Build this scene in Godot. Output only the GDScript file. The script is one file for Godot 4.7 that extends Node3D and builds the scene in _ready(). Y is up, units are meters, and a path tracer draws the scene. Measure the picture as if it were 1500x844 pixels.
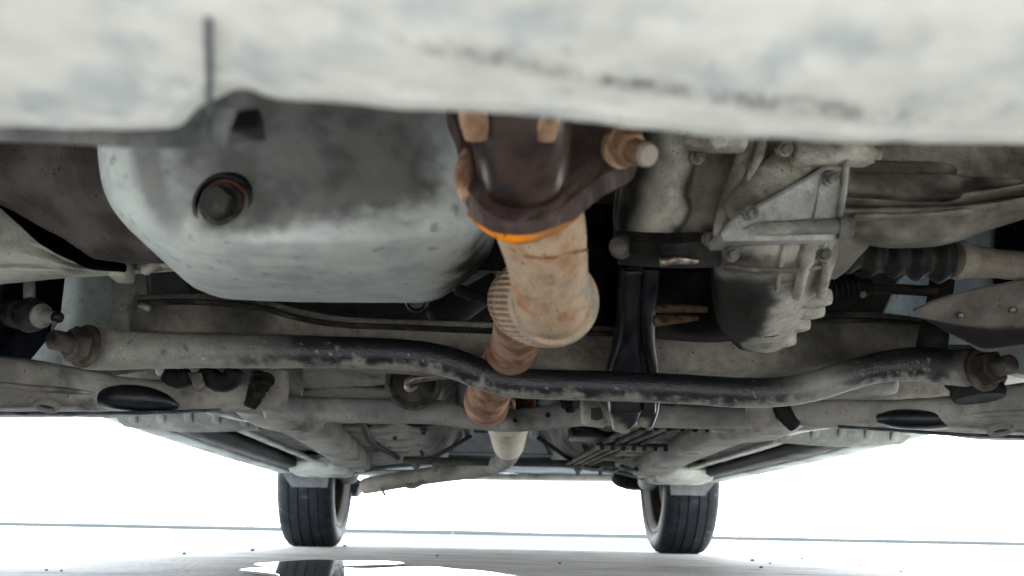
extends Node3D
# The underside of a parked car, seen from just above the ground under its front bumper.
# World: x across the car, y up, the car's nose near z = 0 and its tail towards -z. Metres.

const CAR_AT := Vector3(0, 0, -2.2)   # the car's base: every part below is measured from here
var car: Node3D
var noise := FastNoiseLite.new()
var mats := {}

func _ready() -> void:
	var cam := Camera3D.new()
	cam.name = "camera"
	add_child(cam)
	cam.position = Vector3(-0.066, 0.05, 0.0)
	cam.rotation = Vector3(deg_to_rad(14.9), deg_to_rad(-1.65), deg_to_rad(1.13))
	cam.fov = 34.34
	cam.near = 0.02
	cam.far = 3000.0
	var lens := CameraAttributesPhysical.new()
	lens.frustum_focal_length = 38.86
	lens.frustum_focus_distance = 1.15
	lens.exposure_aperture = 10.5
	lens.frustum_near = 0.02
	lens.frustum_far = 3000.0
	cam.attributes = lens
	cam.current = true

	var env := Environment.new()
	env.background_mode = Environment.BG_SKY
	var sky := Sky.new()
	var ps := ProceduralSkyMaterial.new()
	ps.sky_top_color = Color(0.80, 0.86, 0.94)
	ps.sky_horizon_color = Color(0.97, 0.98, 1.0)
	ps.sky_curve = 0.3
	ps.sky_energy_multiplier = 1.25
	ps.ground_bottom_color = Color(0.6, 0.6, 0.58)
	ps.ground_horizon_color = Color(0.9, 0.9, 0.9)
	sky.sky_material = ps
	env.sky = sky
	env.tonemap_mode = Environment.TONE_MAPPER_LINEAR
	env.tonemap_exposure = 7.5
	env.sdfgi_enabled = true
	env.ssao_enabled = true
	env.ssil_enabled = true
	var we := WorldEnvironment.new()
	we.name = "world_environment"
	we.environment = env
	add_child(we)

	var sun := DirectionalLight3D.new()
	sun.name = "sun"
	sun.light_color = Color(1.0, 0.98, 0.95)
	sun.light_energy = 1.0
	sun.light_angular_distance = 10.0
	sun.shadow_enabled = true
	sun.rotation = Vector3(deg_to_rad(-58), deg_to_rad(18), 0)
	add_child(sun)

	noise.seed = 7
	noise.frequency = 1.0
	noise.noise_type = FastNoiseLite.TYPE_SIMPLEX_SMOOTH
	noise.fractal_octaves = 4
	make_materials()
	build_ground()
	build_car()

# ------------------------------------------------------------------ shapes

class Shape:
	var v := PackedVector3Array()
	var c := PackedColorArray()
	var g := PackedInt32Array()
	var col := Color(0.2, 0.2, 0.2)
	var paint = null
	var group := 0
	var start := 0
	var starts := []

	func begin() -> void:
		start = v.size()
		starts.append(start)
		group += 1

	func tri(a: Vector3, b: Vector3, d: Vector3, ca: Color, cb: Color, cd: Color) -> void:
		v.append(a); v.append(b); v.append(d)
		c.append(ca); c.append(cb); c.append(cd)
		g.append(group)

	# turns the shape begun last so that its front faces look outwards
	func finish() -> void:
		var mid := Vector3.ZERO
		var n := v.size() - start
		if n == 0:
			return
		for i in range(start, v.size()):
			mid += v[i]
		mid /= n
		var vol := 0.0
		for i in range(start, v.size(), 3):
			vol += (v[i] - mid).dot((v[i + 1] - mid).cross(v[i + 2] - mid))
		if vol > 0.0:
			for i in range(start, v.size(), 3):
				var a := v[i]; v[i] = v[i + 1]; v[i + 1] = a
				var b := c[i]; c[i] = c[i + 1]; c[i + 1] = b

	func tint(p: Vector3, n: Vector3, s: float, t: float) -> Color:
		return paint.call(p, n, s, t) if paint != null else col

	static func cat(a, b, d, e, t: float):
		return 0.5 * (2.0 * b + (d - a) * t + (2.0 * a - 5.0 * b + 4.0 * d - e) * t * t + (3.0 * b - a - 3.0 * d + e) * t * t * t)

	static func smooth_list(p: Array, sub: int) -> Array:
		if sub <= 1 or p.size() < 3:
			if p.size() == 2 and sub > 1:
				var two := []
				for k in sub + 1:
					two.append(p[0] + (p[1] - p[0]) * (float(k) / sub))
				return two
			return p.duplicate()
		var out := []
		var n := p.size()
		for i in n - 1:
			var a = p[i - 1] if i > 0 else p[0] * 2.0 - p[1]
			var e = p[i + 2] if i + 2 < n else p[n - 1] * 2.0 - p[n - 2]
			for k in sub:
				out.append(cat(a, p[i], p[i + 1], e, float(k) / sub))
		out.append(p[n - 1])
		return out

	func rings(rs: Array, cols: Array, cap: bool) -> void:
		begin()
		var n: int = rs[0].size()
		for i in rs.size() - 1:
			for k in n:
				var l := (k + 1) % n
				tri(rs[i][k], rs[i + 1][k], rs[i + 1][l], cols[i][k], cols[i + 1][k], cols[i + 1][l])
				tri(rs[i][k], rs[i + 1][l], rs[i][l], cols[i][k], cols[i + 1][l], cols[i][l])
		if cap:
			for e in [0, rs.size() - 1]:
				group += 1
				var mid := Vector3.ZERO
				for q in rs[e]:
					mid += q
				mid /= n
				for k in n:
					var l := (k + 1) % n
					if e == 0:
						tri(mid, rs[e][k], rs[e][l], cols[e][k], cols[e][k], cols[e][l])
					else:
						tri(mid, rs[e][l], rs[e][k], cols[e][k], cols[e][l], cols[e][k])
		finish()

	# a swept bar: path points, half sizes (up, across), superellipse power 2 (round) to 6 (boxy), rounded ends
	func bar(path: Array, radii: Array, power := 2.0, seg := 20, sub := 6, up := Vector3.UP, rough := 0.0, noise: FastNoiseLite = null, blunt := 0.35) -> void:
		var p := smooth_list(path, sub)
		var rr := []
		for x in radii:
			rr.append(x if x is Vector2 else Vector2(x, x))
		while rr.size() < path.size():
			rr.append(rr[rr.size() - 1])
		var r := smooth_list(rr, sub)
		var n := p.size()
		# rounded ends
		if blunt > 0.0:
			var e0: Vector2 = r[0]
			var e1: Vector2 = r[n - 1]
			var d0: Vector3 = (p[0] - p[1]).normalized()
			var d1: Vector3 = (p[n - 1] - p[n - 2]).normalized()
			var k0 := minf(e0.x, e0.y) * blunt
			var k1 := minf(e1.x, e1.y) * blunt
			p.insert(0, p[0] + d0 * k0 * 0.7); r.insert(0, e0 - Vector2(k0, k0) * 0.3)
			p.insert(0, p[0] + d0 * k0 * 0.3); r.insert(0, e0 - Vector2(k0, k0))
			p.append(p[p.size() - 1] + d1 * k1 * 0.7); r.append(e1 - Vector2(k1, k1) * 0.3)
			p.append(p[p.size() - 1] + d1 * k1 * 0.3); r.append(e1 - Vector2(k1, k1))
			n = p.size()
		var rs := []
		var cs := []
		for i in n:
			var t: Vector3 = (p[mini(i + 1, n - 1)] - p[maxi(i - 1, 0)]).normalized()
			var side: Vector3 = t.cross(up)
			if side.length() < 0.05:
				side = t.cross(Vector3(0, 0, 1))
			side = side.normalized()
			var top := side.cross(t).normalized()
			var ring := PackedVector3Array()
			var cc := PackedColorArray()
			for k in seg:
				var a := TAU * k / seg
				var x := signf(cos(a)) * pow(absf(cos(a)), 2.0 / power)
				var y := signf(sin(a)) * pow(absf(sin(a)), 2.0 / power)
				var o: Vector3 = top * x * r[i].x + side * y * r[i].y
				var q: Vector3 = p[i] + o
				if rough > 0.0:
					q += o.normalized() * rough * noise.get_noise_3dv(q * 60.0)
				ring.append(q)
				cc.append(tint(q, o.normalized(), float(i) / (n - 1), float(k) / seg))
			rs.append(ring)
			cs.append(cc)
		rings(rs, cs, true)

	# a turned body: profile of (distance along the axis, radius); corners sharper than 35 degrees stay sharp
	func lathe(at: Vector3, axis: Vector3, profile: Array, seg := 28, hexagon := false) -> void:
		var z := axis.normalized()
		var x := z.cross(Vector3.UP)
		if x.length() < 0.1:
			x = z.cross(Vector3.RIGHT)
		x = x.normalized()
		var y := z.cross(x)
		if hexagon:
			seg = 6
		begin()
		var prev := []
		for i in profile.size():
			var ring := PackedVector3Array()
			var cc := PackedColorArray()
			for k in seg:
				var a := TAU * k / seg + 0.3
				var o := x * cos(a) + y * sin(a)
				var q: Vector3 = at + z * profile[i].x + o * profile[i].y
				ring.append(q)
				cc.append(tint(q, o, float(i) / maxf(1, profile.size() - 1), float(k) / seg))
			if i > 0:
				if i > 1:
					var d0: Vector2 = profile[i - 1] - profile[i - 2]
					var d1: Vector2 = profile[i] - profile[i - 1]
					if absf(d0.angle_to(d1)) > 0.6:
						group += 1
				for k in seg:
					var l := (k + 1) % seg
					if hexagon:
						group += 1
					tri(prev[0][k], ring[k], ring[l], prev[1][k], cc[k], cc[l])
					tri(prev[0][k], ring[l], prev[0][l], prev[1][k], cc[l], prev[1][l])
			prev = [ring, cc]
			if (i == 0 or i == profile.size() - 1) and profile[i].y > 0.0001:
				group += 1
				var m: Vector3 = at + z * profile[i].x
				var cm := tint(m, z, 0.0 if i == 0 else 1.0, 0.0)
				for k in seg:
					var l := (k + 1) % seg
					if i == 0:
						tri(m, ring[k], ring[l], cm, cc[k], cc[l])
					else:
						tri(m, ring[l], ring[k], cm, cc[l], cc[k])
				group += 1
		finish()

	# a curved sheet through a net of points (rows of equal length), with a back face offset by `back`
	func sheet(net: Array, back: Vector3, su := 6, sv := 6, bump := 0.0, noise: FastNoiseLite = null, scale := 20.0) -> void:
		var rows := []
		for row in net:
			rows.append(smooth_list(row, su))
		var w: int = rows[0].size()
		var cols := []
		for k in w:
			var line := []
			for row in rows:
				line.append(row[k])
			cols.append(smooth_list(line, sv))
		var h: int = cols[0].size()
		var f := []
		var c2 := []
		for i in h:
			var line := PackedVector3Array()
			var cc := PackedColorArray()
			for k in w:
				var q: Vector3 = cols[k][i]
				var du: Vector3 = cols[mini(k + 1, w - 1)][i] - cols[maxi(k - 1, 0)][i]
				var dv: Vector3 = cols[k][mini(i + 1, h - 1)] - cols[k][maxi(i - 1, 0)]
				var nn: Vector3 = du.cross(dv).normalized()
				if nn.dot(back) > 0.0:
					nn = -nn
				if bump > 0.0:
					q += nn * bump * noise.get_noise_3dv(q * scale)
				line.append(q)
				cc.append(tint(q, nn, float(k) / (w - 1), float(i) / (h - 1)))
			f.append(line)
			c2.append(cc)
		begin()
		for i in h - 1:
			for k in w - 1:
				tri(f[i][k], f[i + 1][k], f[i + 1][k + 1], c2[i][k], c2[i + 1][k], c2[i + 1][k + 1])
				tri(f[i][k], f[i + 1][k + 1], f[i][k + 1], c2[i][k], c2[i + 1][k + 1], c2[i][k + 1])
		group += 1
		for i in h - 1:
			for k in w - 1:
				tri(f[i][k] + back, f[i + 1][k + 1] + back, f[i + 1][k] + back, c2[i][k], c2[i + 1][k + 1], c2[i + 1][k])
				tri(f[i][k] + back, f[i][k + 1] + back, f[i + 1][k + 1] + back, c2[i][k], c2[i][k + 1], c2[i + 1][k + 1])
		group += 1
		for i in h - 1:
			for k in [0, w - 1]:
				var a: Vector3 = f[i][k]
				var b: Vector3 = f[i + 1][k]
				var ca: Color = c2[i][k]
				if k == 0:
					tri(a, a + back, b + back, ca, ca, ca); tri(a, b + back, b, ca, ca, ca)
				else:
					tri(a, b + back, a + back, ca, ca, ca); tri(a, b, b + back, ca, ca, ca)
		for k in w - 1:
			for i in [0, h - 1]:
				var a: Vector3 = f[i][k]
				var b: Vector3 = f[i][k + 1]
				var ca: Color = c2[i][k]
				if i == 0:
					tri(a, b + back, a + back, ca, ca, ca); tri(a, b, b + back, ca, ca, ca)
				else:
					tri(a, a + back, b + back, ca, ca, ca); tri(a, b + back, b, ca, ca, ca)
		finish()

	# a plate: outline in space (nearly flat), thickness vector, chamfer; sub rounds the outline off
	func plate(outline: Array, back: Vector3, chamfer := 0.002, sub := 1) -> void:
		var p := outline.duplicate()
		if sub > 1:
			var q := []
			var m := p.size()
			for i in m:
				for k in sub:
					q.append(cat(p[(i + m - 1) % m], p[i], p[(i + 1) % m], p[(i + 2) % m], float(k) / sub))
			p = q
		var n := p.size()
		var mid := Vector3.ZERO
		for x in p:
			mid += x
		mid /= n
		var nn := Vector3.ZERO
		for i in n:
			nn += (p[i] - mid).cross(p[(i + 1) % n] - mid)
		nn = nn.normalized()
		if nn.dot(back) > 0.0:
			nn = -nn
		var ax: Vector3 = nn.cross(Vector3.UP if absf(nn.y) < 0.9 else Vector3.RIGHT).normalized()
		var ay := nn.cross(ax)
		var flat := PackedVector2Array()
		for x in p:
			flat.append(Vector2((x - mid).dot(ax), (x - mid).dot(ay)))
		if Geometry2D.is_polygon_clockwise(flat):
			p.reverse()
			flat.reverse()
		var inset := []
		for i in n:
			var a := (flat[i] - flat[(i + n - 1) % n]).normalized()
			var b := (flat[(i + 1) % n] - flat[i]).normalized()
			var m := (Vector2(-a.y, a.x) + Vector2(-b.y, b.x))
			m = m.normalized() * chamfer / maxf(0.5, m.length() * 0.5)
			inset.append(p[i] + ax * m.x + ay * m.y)
		var idx := Geometry2D.triangulate_polygon(flat)
		begin()
		var colr := func(q: Vector3): return tint(q, nn, 0.5, 0.5)
		for i in range(0, idx.size(), 3):
			var a: Vector3 = inset[idx[i]]
			var b: Vector3 = inset[idx[i + 1]]
			var d: Vector3 = inset[idx[i + 2]]
			if (b - a).cross(d - a).dot(nn) < 0.0:
				var keep := b
				b = d
				d = keep
			tri(a, b, d, colr.call(a), colr.call(b), colr.call(d))
		group += 1
		var push := -nn * chamfer
		for i in n:
			var j := (i + 1) % n
			var a: Vector3 = p[i] + push
			var b: Vector3 = p[j] + push
			var ca: Color = colr.call(p[i])
			var cb: Color = colr.call(p[j])
			tri(inset[i], a, b, ca, ca, cb); tri(inset[i], b, inset[j], ca, cb, cb)
		group += 1
		for i in n:
			var j := (i + 1) % n
			var a: Vector3 = p[i] + push
			var b: Vector3 = p[j] + push
			var a2: Vector3 = p[i] + back
			var b2: Vector3 = p[j] + back
			var ca: Color = colr.call(p[i])
			tri(a, a2, b2, ca, ca, ca); tri(a, b2, b, ca, ca, ca)
		group += 1
		for i in range(0, idx.size(), 3):
			var a: Vector3 = p[idx[i]] + back
			var b: Vector3 = p[idx[i + 1]] + back
			var d: Vector3 = p[idx[i + 2]] + back
			if (b - a).cross(d - a).dot(nn) < 0.0:
				var keep := b
				b = d
				d = keep
			tri(a, d, b, colr.call(a), colr.call(d), colr.call(b))
		orient(nn)

	# a plate may be hollow-sided, so its facing is set by its front normal
	func orient(nn: Vector3) -> void:
		var a := v[start]
		var f := (v[start + 1] - a).cross(v[start + 2] - a)
		if f.dot(nn) > 0.0:
			for i in range(start, v.size(), 3):
				var x := v[i]; v[i] = v[i + 1]; v[i + 1] = x
				var y := c[i]; c[i] = c[i + 1]; c[i + 1] = y

	func box(at: Vector3, size: Vector3, turn := Basis.IDENTITY, chamfer := 0.003) -> void:
		var h := size * 0.5
		bar([at - turn.z * h.z, at + turn.z * h.z], [Vector2(h.y, h.x)], 8.0, 20, 1, turn.y, 0.0, null, minf(0.5, chamfer / minf(h.x, h.y) * 2.0))

	func bolt(at: Vector3, axis: Vector3, r: float, long := 1.0) -> void:
		var z := axis.normalized()
		lathe(at - z * 0.001, z, [Vector2(0, r * 1.35), Vector2(r * 0.25, r * 1.35), Vector2(r * 0.35, r * 1.25)], 20)
		lathe(at + z * r * 0.3, z, [Vector2(0, r * 1.08), Vector2(r * 0.7, r * 1.08), Vector2(r * 0.85, r * 0.95)], 6, true)
		lathe(at + z * r * 1.1, z, [Vector2(0, r * 0.6), Vector2(r * long, r * 0.6), Vector2(r * (long + 0.12), r * 0.48)], 16)

	func mesh() -> ArrayMesh:
		var st := SurfaceTool.new()
		st.begin(Mesh.PRIMITIVE_TRIANGLES)
		for i in v.size():
			st.set_smooth_group(g[i / 3])
			st.set_color(c[i])
			st.add_vertex(v[i])
		st.generate_normals()
		st.index()
		return st.commit()

# ------------------------------------------------------------------ naming and placing

func put(called: String, s: Shape, mat: String, parent: Node, label := "") -> MeshInstance3D:
	var o := MeshInstance3D.new()
	o.name = called
	o.mesh = s.mesh()
	o.material_override = mats[mat]
	parent.add_child(o, true)
	if label:
		o.set_meta("label", label)
	return o

# every shape begun on its own becomes a mesh of its own
func put_each(called: String, s: Shape, mat: String, parent: Node, label := "") -> void:
	for i in s.starts.size():
		var a: int = s.starts[i]
		var b: int = s.starts[i + 1] if i + 1 < s.starts.size() else s.v.size()
		var one := Shape.new()
		one.v = s.v.slice(a, b)
		one.c = s.c.slice(a, b)
		one.g = s.g.slice(a / 3, b / 3)
		put(called, one, mat, parent, label)

func part(called: String, label := "") -> Node3D:
	var o := Node3D.new()
	o.name = called
	car.add_child(o, true)
	if label:
		o.set_meta("label", label)
	return o

func tag(o: Node, label := "", category := "", group := "", kind := "") -> void:
	if label: o.set_meta("label", label)
	if category: o.set_meta("category", category)
	if group: o.set_meta("group", group)
	if kind: o.set_meta("kind", kind)

func col(r: int, g: int, b: int) -> Color:
	return Color8(r, g, b).srgb_to_linear()

func nz(p: Vector3, scale: float) -> float:
	return noise.get_noise_3dv(p * scale)

# a base coat with road dust that lies where water and spray dry: mostly on faces that look down
func dusted(base: Color, dust: Color, amount := 0.5, scale := 14.0, down := 0.6) -> Callable:
	return func(p: Vector3, n: Vector3, _s: float, _t: float) -> Color:
		var k := amount - n.y * down * 0.5 + nz(p, scale) * 0.55 + nz(p + Vector3.ONE * 3.0, scale * 4.0) * 0.25
		var q := base.lerp(dust, smoothstep(0.25, 0.85, k))
		# old oil and wet dirt in patches
		return q.lerp(q * 0.42, smoothstep(0.22, 0.6, nz(p + Vector3(9, 2, 5), 7.0) + 0.35 * nz(p, 34.0)))

func blotched(a: Color, b: Color, scale := 12.0, bias := 0.0) -> Callable:
	return func(p: Vector3, _n: Vector3, _s: float, _t: float) -> Color:
		return a.lerp(b, smoothstep(-0.35, 0.35, nz(p, scale) + 0.4 * nz(p, scale * 3.7) + bias))

# ------------------------------------------------------------------ materials

func noise_bytes(seed_: int, freq: float, octaves: int, size: int, kind := FastNoiseLite.TYPE_SIMPLEX_SMOOTH) -> PackedByteArray:
	var f := FastNoiseLite.new()
	f.seed = seed_
	f.noise_type = kind
	f.frequency = freq
	f.fractal_octaves = octaves
	var im := f.get_seamless_image(size, size)
	im.convert(Image.FORMAT_L8)
	return im.get_data()

# colours mottled by three sizes of noise; specks are small chips of another colour
func mottle(seed_: int, ramp: Array, weights: Vector3, speck: Color, speck_at := 2.0, size := 512) -> ImageTexture:
	var a := noise_bytes(seed_, 0.006, 4, size)
	var b := noise_bytes(seed_ + 1, 0.03, 3, size)
	var d := noise_bytes(seed_ + 2, 0.18, 2, size)
	var e := noise_bytes(seed_ + 3, 0.075, 2, size)
	var lut := []
	for i in 256:
		var x := i / 255.0 * (ramp.size() - 1)
		var k := mini(int(x), ramp.size() - 2)
		lut.append(ramp[k].lerp(ramp[k + 1], x - k))
	var out := PackedByteArray()
	out.resize(size * size * 3)
	var total := weights.x + weights.y + weights.z
	for i in size * size:
		var x := (a[i] * weights.x + b[i] * weights.y + d[i] * weights.z) / total
		x = clampf((x - 128.0) * 1.5 + 128.0, 0.0, 255.0)
		var q: Color = lut[int(x)]
		if speck_at < 1.0:
			q = q.lerp(speck, smoothstep(speck_at, speck_at + 0.09, e[i] / 255.0))
		out[i * 3] = int(q.r * 255.0)
		out[i * 3 + 1] = int(q.g * 255.0)
		out[i * 3 + 2] = int(q.b * 255.0)
	var im := Image.create_from_data(size, size, false, Image.FORMAT_RGB8, out)
	im.generate_mipmaps()
	return ImageTexture.create_from_image(im)

func relief(seed_: int, freq: float, octaves: int, strength: float, size := 512) -> ImageTexture:
	var f := FastNoiseLite.new()
	f.seed = seed_
	f.frequency = freq
	f.fractal_octaves = octaves
	var im := f.get_seamless_image(size, size)
	im.bump_map_to_normal_map(strength)
	return ImageTexture.create_from_image(im)

func make(called: String, tex: Texture2D, bumps: Texture2D, tiles: float, rough: float, depth := 1.0, metal := 0.0) -> StandardMaterial3D:
	var m := StandardMaterial3D.new()
	m.albedo_texture = tex
	m.vertex_color_use_as_albedo = true
	m.uv1_triplanar = true
	m.uv1_triplanar_sharpness = 4.0
	m.uv1_scale = Vector3.ONE * tiles
	m.roughness = rough
	m.metallic_specular = 0.3
	m.metallic = metal
	if bumps:
		m.normal_enabled = true
		m.normal_texture = bumps
		m.normal_scale = depth
	mats[called] = m
	return m

func make_materials() -> void:
	var g := func(x: float) -> Color: return Color(x, x, x)
	var soft := relief(31, 0.02, 4, 4.0)
	var grain := relief(32, 0.22, 3, 3.0)
	var dust := mottle(40, [g.call(0.72), g.call(0.86), g.call(0.93), g.call(1.0)], Vector3(1.0, 0.8, 0.6), g.call(0.55), 0.80)
	var film := mottle(90, [g.call(0.86), g.call(0.93), g.call(0.97), g.call(1.0)], Vector3(1.0, 0.8, 0.3), g.call(0.55))
	var grime := mottle(50, [g.call(0.55), g.call(0.78), g.call(0.9), g.call(1.0)], Vector3(1.0, 1.0, 0.9), g.call(0.4), 0.82)
	var chipped := mottle(60, [g.call(0.55), g.call(0.66), g.call(0.74), g.call(0.8)], Vector3(0.8, 1.0, 1.0), g.call(1.0), 0.86)
	var rusty := mottle(70, [Color(0.70, 0.58, 0.50), Color(0.88, 0.82, 0.77), Color(0.95, 0.92, 0.89), Color(1.0, 0.98, 0.96)], Vector3(1.0, 1.0, 0.9), Color(0.55, 0.42, 0.34), 0.80)
	var stone := mottle(80, [g.call(0.78), g.call(0.88), g.call(0.95), g.call(1.0)], Vector3(1.0, 0.7, 0.5), g.call(0.7), 0.86)
	make("dust", dust, soft, 4.0, 0.85, 0.28)
	make("film", film, soft, 3.0, 0.7, 0.18)
	var hollow := make("hollow", film, null, 3.0, 0.95)
	hollow.metallic_specular = 0.1
	make("dust_grain", dust, grain, 3.0, 0.85, 0.7)
	make("grime", grime, grain, 3.5, 0.65, 0.5)
	make("cast", grime, grain, 5.0, 0.62, 0.5, 0.0)
	make("chipped", chipped, grain, 3.0, 0.40, 0.35).metallic_specular = 0.5
	make("rust", rusty, grain, 5.0, 0.8, 0.9)
	make("rubber", grime, grain, 4.0, 0.55, 0.6)
	make("pad", chipped, soft, 5.0, 0.42, 0.3).metallic_specular = 0.45  # for the black bulges that stand in for dark hollows
	make("satin", chipped, soft, 5.0, 0.34, 0.3).metallic_specular = 0.5
	make("gloss", chipped, soft, 5.0, 0.28, 0.3).metallic_specular = 0.5
	make("steel", dust, soft, 6.0, 0.35, 0.5, 0.6)
	make("paint", dust, null, 1.0, 0.35)
	var c := make("concrete", stone, grain, 0.7, 0.6, 0.3)
	c.uv1_world_triplanar = true
	c.metallic_specular = 0.1
	var w := make("water", stone, null, 0.7, 0.03)
	w.uv1_world_triplanar = true
	w.metallic_specular = 0.5
	make("far", stone, null, 0.05, 0.9)

# ------------------------------------------------------------------ ground

func build_ground() -> void:
	var s := Shape.new()
	# one sheet to the horizon: finer near the car, so that the painted shade and the streaks of the concrete show
	var xs := [-1500.0, -300.0, -60.0, -15.0, -6.0]
	var zs := [1500.0, 200.0, 30.0, 6.0, 2.0]
	for i in range(1, 15): xs.append(-6.0 + i * 0.3)
	for i in range(0, 91): xs.append(-1.8 + i * 0.04)
	for i in range(0, 15): xs.append(1.8 + i * 0.3)
	for i in range(1, 16): zs.append(2.0 - i * 0.2)
	for i in range(1, 87): zs.append(-1.0 - i * 0.04)
	for i in range(1, 15): zs.append(-4.44 - i * 0.35)
	xs.append_array([15.0, 60.0, 300.0, 1500.0])
	zs.append_array([-12.0, -20.0, -60.0, -300.0, -1500.0])
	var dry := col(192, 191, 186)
	var damp := col(168, 165, 157)  # ground tone with the shade under the car mixed in
	# shade below the parked car, painted into the ground colour
	var under_shade := func(p: Vector3) -> float:
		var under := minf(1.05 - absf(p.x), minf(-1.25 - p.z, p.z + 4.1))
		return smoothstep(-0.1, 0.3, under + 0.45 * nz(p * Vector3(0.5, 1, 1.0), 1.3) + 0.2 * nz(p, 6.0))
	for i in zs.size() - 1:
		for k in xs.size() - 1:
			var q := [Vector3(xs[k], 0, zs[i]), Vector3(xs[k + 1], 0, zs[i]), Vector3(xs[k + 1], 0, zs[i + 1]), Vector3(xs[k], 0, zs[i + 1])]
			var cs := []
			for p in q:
				var f: Color = dry.lerp(damp, under_shade.call(p))
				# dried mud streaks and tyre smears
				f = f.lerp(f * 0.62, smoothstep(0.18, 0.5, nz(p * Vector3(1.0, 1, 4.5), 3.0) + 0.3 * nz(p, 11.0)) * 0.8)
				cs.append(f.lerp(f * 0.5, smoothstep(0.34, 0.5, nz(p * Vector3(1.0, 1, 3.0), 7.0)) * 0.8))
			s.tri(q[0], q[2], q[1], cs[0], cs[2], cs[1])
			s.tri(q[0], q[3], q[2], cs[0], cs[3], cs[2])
	s.start = 0
	s.orient(Vector3.UP)
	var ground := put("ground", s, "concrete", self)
	tag(ground, "pale damp concrete ground with shade painted in under the car", "", "", "structure")

	var pool := func(outline: Array, label: String) -> void:
		var w := Shape.new()
		w.col = col(120, 120, 116)
		w.plate(outline, Vector3(0, -0.003, 0), 0.0005, 3)
		tag(put("puddle", w, "water", self), label, "", "", "structure")
	pool.call([Vector3(-0.3926, 0.004, -1.427), Vector3(-0.3852, 0.004, -1.522), Vector3(-0.3728, 0.004, -1.634), Vector3(-0.3445, 0.004, -1.725), Vector3(-0.305, 0.004, -1.684), Vector3(-0.268, 0.004, -1.688), Vector3(-0.2263, 0.004, -1.696), Vector3(-0.1893, 0.004, -1.616), Vector3(-0.204, 0.004, -1.53), Vector3(-0.2416, 0.004, -1.471), Vector3(-0.2615, 0.004, -1.395), Vector3(-0.2416, 0.004, -1.333), Vector3(-0.2087, 0.004, -1.338), Vector3(-0.1756, 0.004, -1.415), Vector3(-0.1274, 0.004, -1.442), Vector3(-0.0975, 0.004, -1.371), Vector3(-0.062, 0.004, -1.323), Vector3(-0.0286, 0.004, -1.201), Vector3(-0.001, 0.004, -1.036), Vector3(-0.0355, 0.004, -0.7256), Vector3(-0.11, 0.004, -0.6402), Vector3(-0.1977, 0.004, -0.6828), Vector3(-0.2693, 0.004, -0.9602), Vector3(-0.2898, 0.004, -1.101), Vector3(-0.3606, 0.004, -1.216), Vector3(-0.3512, 0.004, -1.327)], "shallow clear puddle mirroring the rear tyre on the muffler side of the car")

	# far away: a low bank that closes the yard, a kerb before it and a marker post
	var b := Shape.new()
	b.col = col(34, 39, 42)
	var ridge := []
	var size := []
	for i in 41:
		var x := -200.0 + i * 10.0
		ridge.append(Vector3(x, -0.6, -190.0 + 3.0 * nz(Vector3(i, 0, 0), 0.7)))
		size.append(Vector2(1.62 + 0.22 * nz(Vector3(i, 5, 0), 1.9), 4.0))
	b.bar(ridge, size, 2.0, 14, 2)
	tag(put("embankment", b, "far", self), "low blue grey bank along the horizon behind the car", "", "", "structure")
	var kerb := Shape.new()
	kerb.col = col(96, 106, 112)
	kerb.bar([Vector3(-4.0, 0.02, -20.0), Vector3(3.9, 0.02, -20.0)], [Vector2(0.03, 0.08)], 6.0, 12, 12)
	tag(put("kerb", kerb, "far", self), "low straight kerb crossing the yard behind the car", "", "", "structure")
	var post := Shape.new()
	post.col = col(90, 90, 88)
	post.bar([Vector3(-1.72, 0, -60.0), Vector3(-1.72, 0.42, -60.0)], [0.035, 0.025], 2.0, 8, 1)
	post.bar([Vector3(-1.72, 0.36, -60.0), Vector3(-1.55, 0.40, -60.0)], [0.02], 2.0, 8, 1)
	tag(put("marker_post", post, "far", self), "tiny marker post standing far away between the rear wheels", "post")

	var rng := RandomNumberGenerator.new()
	rng.seed = 11
	var spots := [Vector3(-0.5671, 0, -3.633), Vector3(0.6029, 0, -2.211), Vector3(1.168, 0, -3.515), Vector3(0.8735, 0, -2.792), Vector3(-0.6868, 0, -2.068), Vector3(-0.881, 0, -3.535), Vector3(-0.6579, 0, -2.557), Vector3(-1.548, 0, -3.11), Vector3(1.48, 0, -3.45), Vector3(0.7109, 0, -1.766), Vector3(0.6362, 0, -2.472), Vector3(0.4794, 0, -1.861), Vector3(-0.2282, 0, -1.303), Vector3(-0.2094, 0, -1.243), Vector3(-0.2222, 0, -1.41), Vector3(0.9799, 0, -2.454), Vector3(0.6324, 0, -4.32), Vector3(-0.5779, 0, -1.173), Vector3(-0.5557, 0, -1.162), Vector3(-0.1662, 0, -2.329), Vector3(0.0914, 0, -1.881), Vector3(0.7995, 0, -2.179)]
	var groups := []
	for i in 3:
		var t := Shape.new()
		t.col = [col(62, 58, 52), col(88, 82, 74), col(45, 43, 42)][i]
		var rs := []
		var cs := []
		for a in 6:
			var ring := PackedVector3Array()
			var cc := PackedColorArray()
			var h := sin(PI * a / 5.0)
			for k in 9:
				var d := Vector3(cos(TAU * k / 9) * h, -cos(PI * a / 5.0) * 0.6, sin(TAU * k / 9) * h)
				ring.append(d * (1.0 + 0.35 * nz(d + Vector3(i * 4, 0, 0), 1.3)))
				cc.append(t.col)
			rs.append(ring)
			cs.append(cc)
		t.rings(rs, cs, false)
		groups.append(t.mesh())
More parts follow.
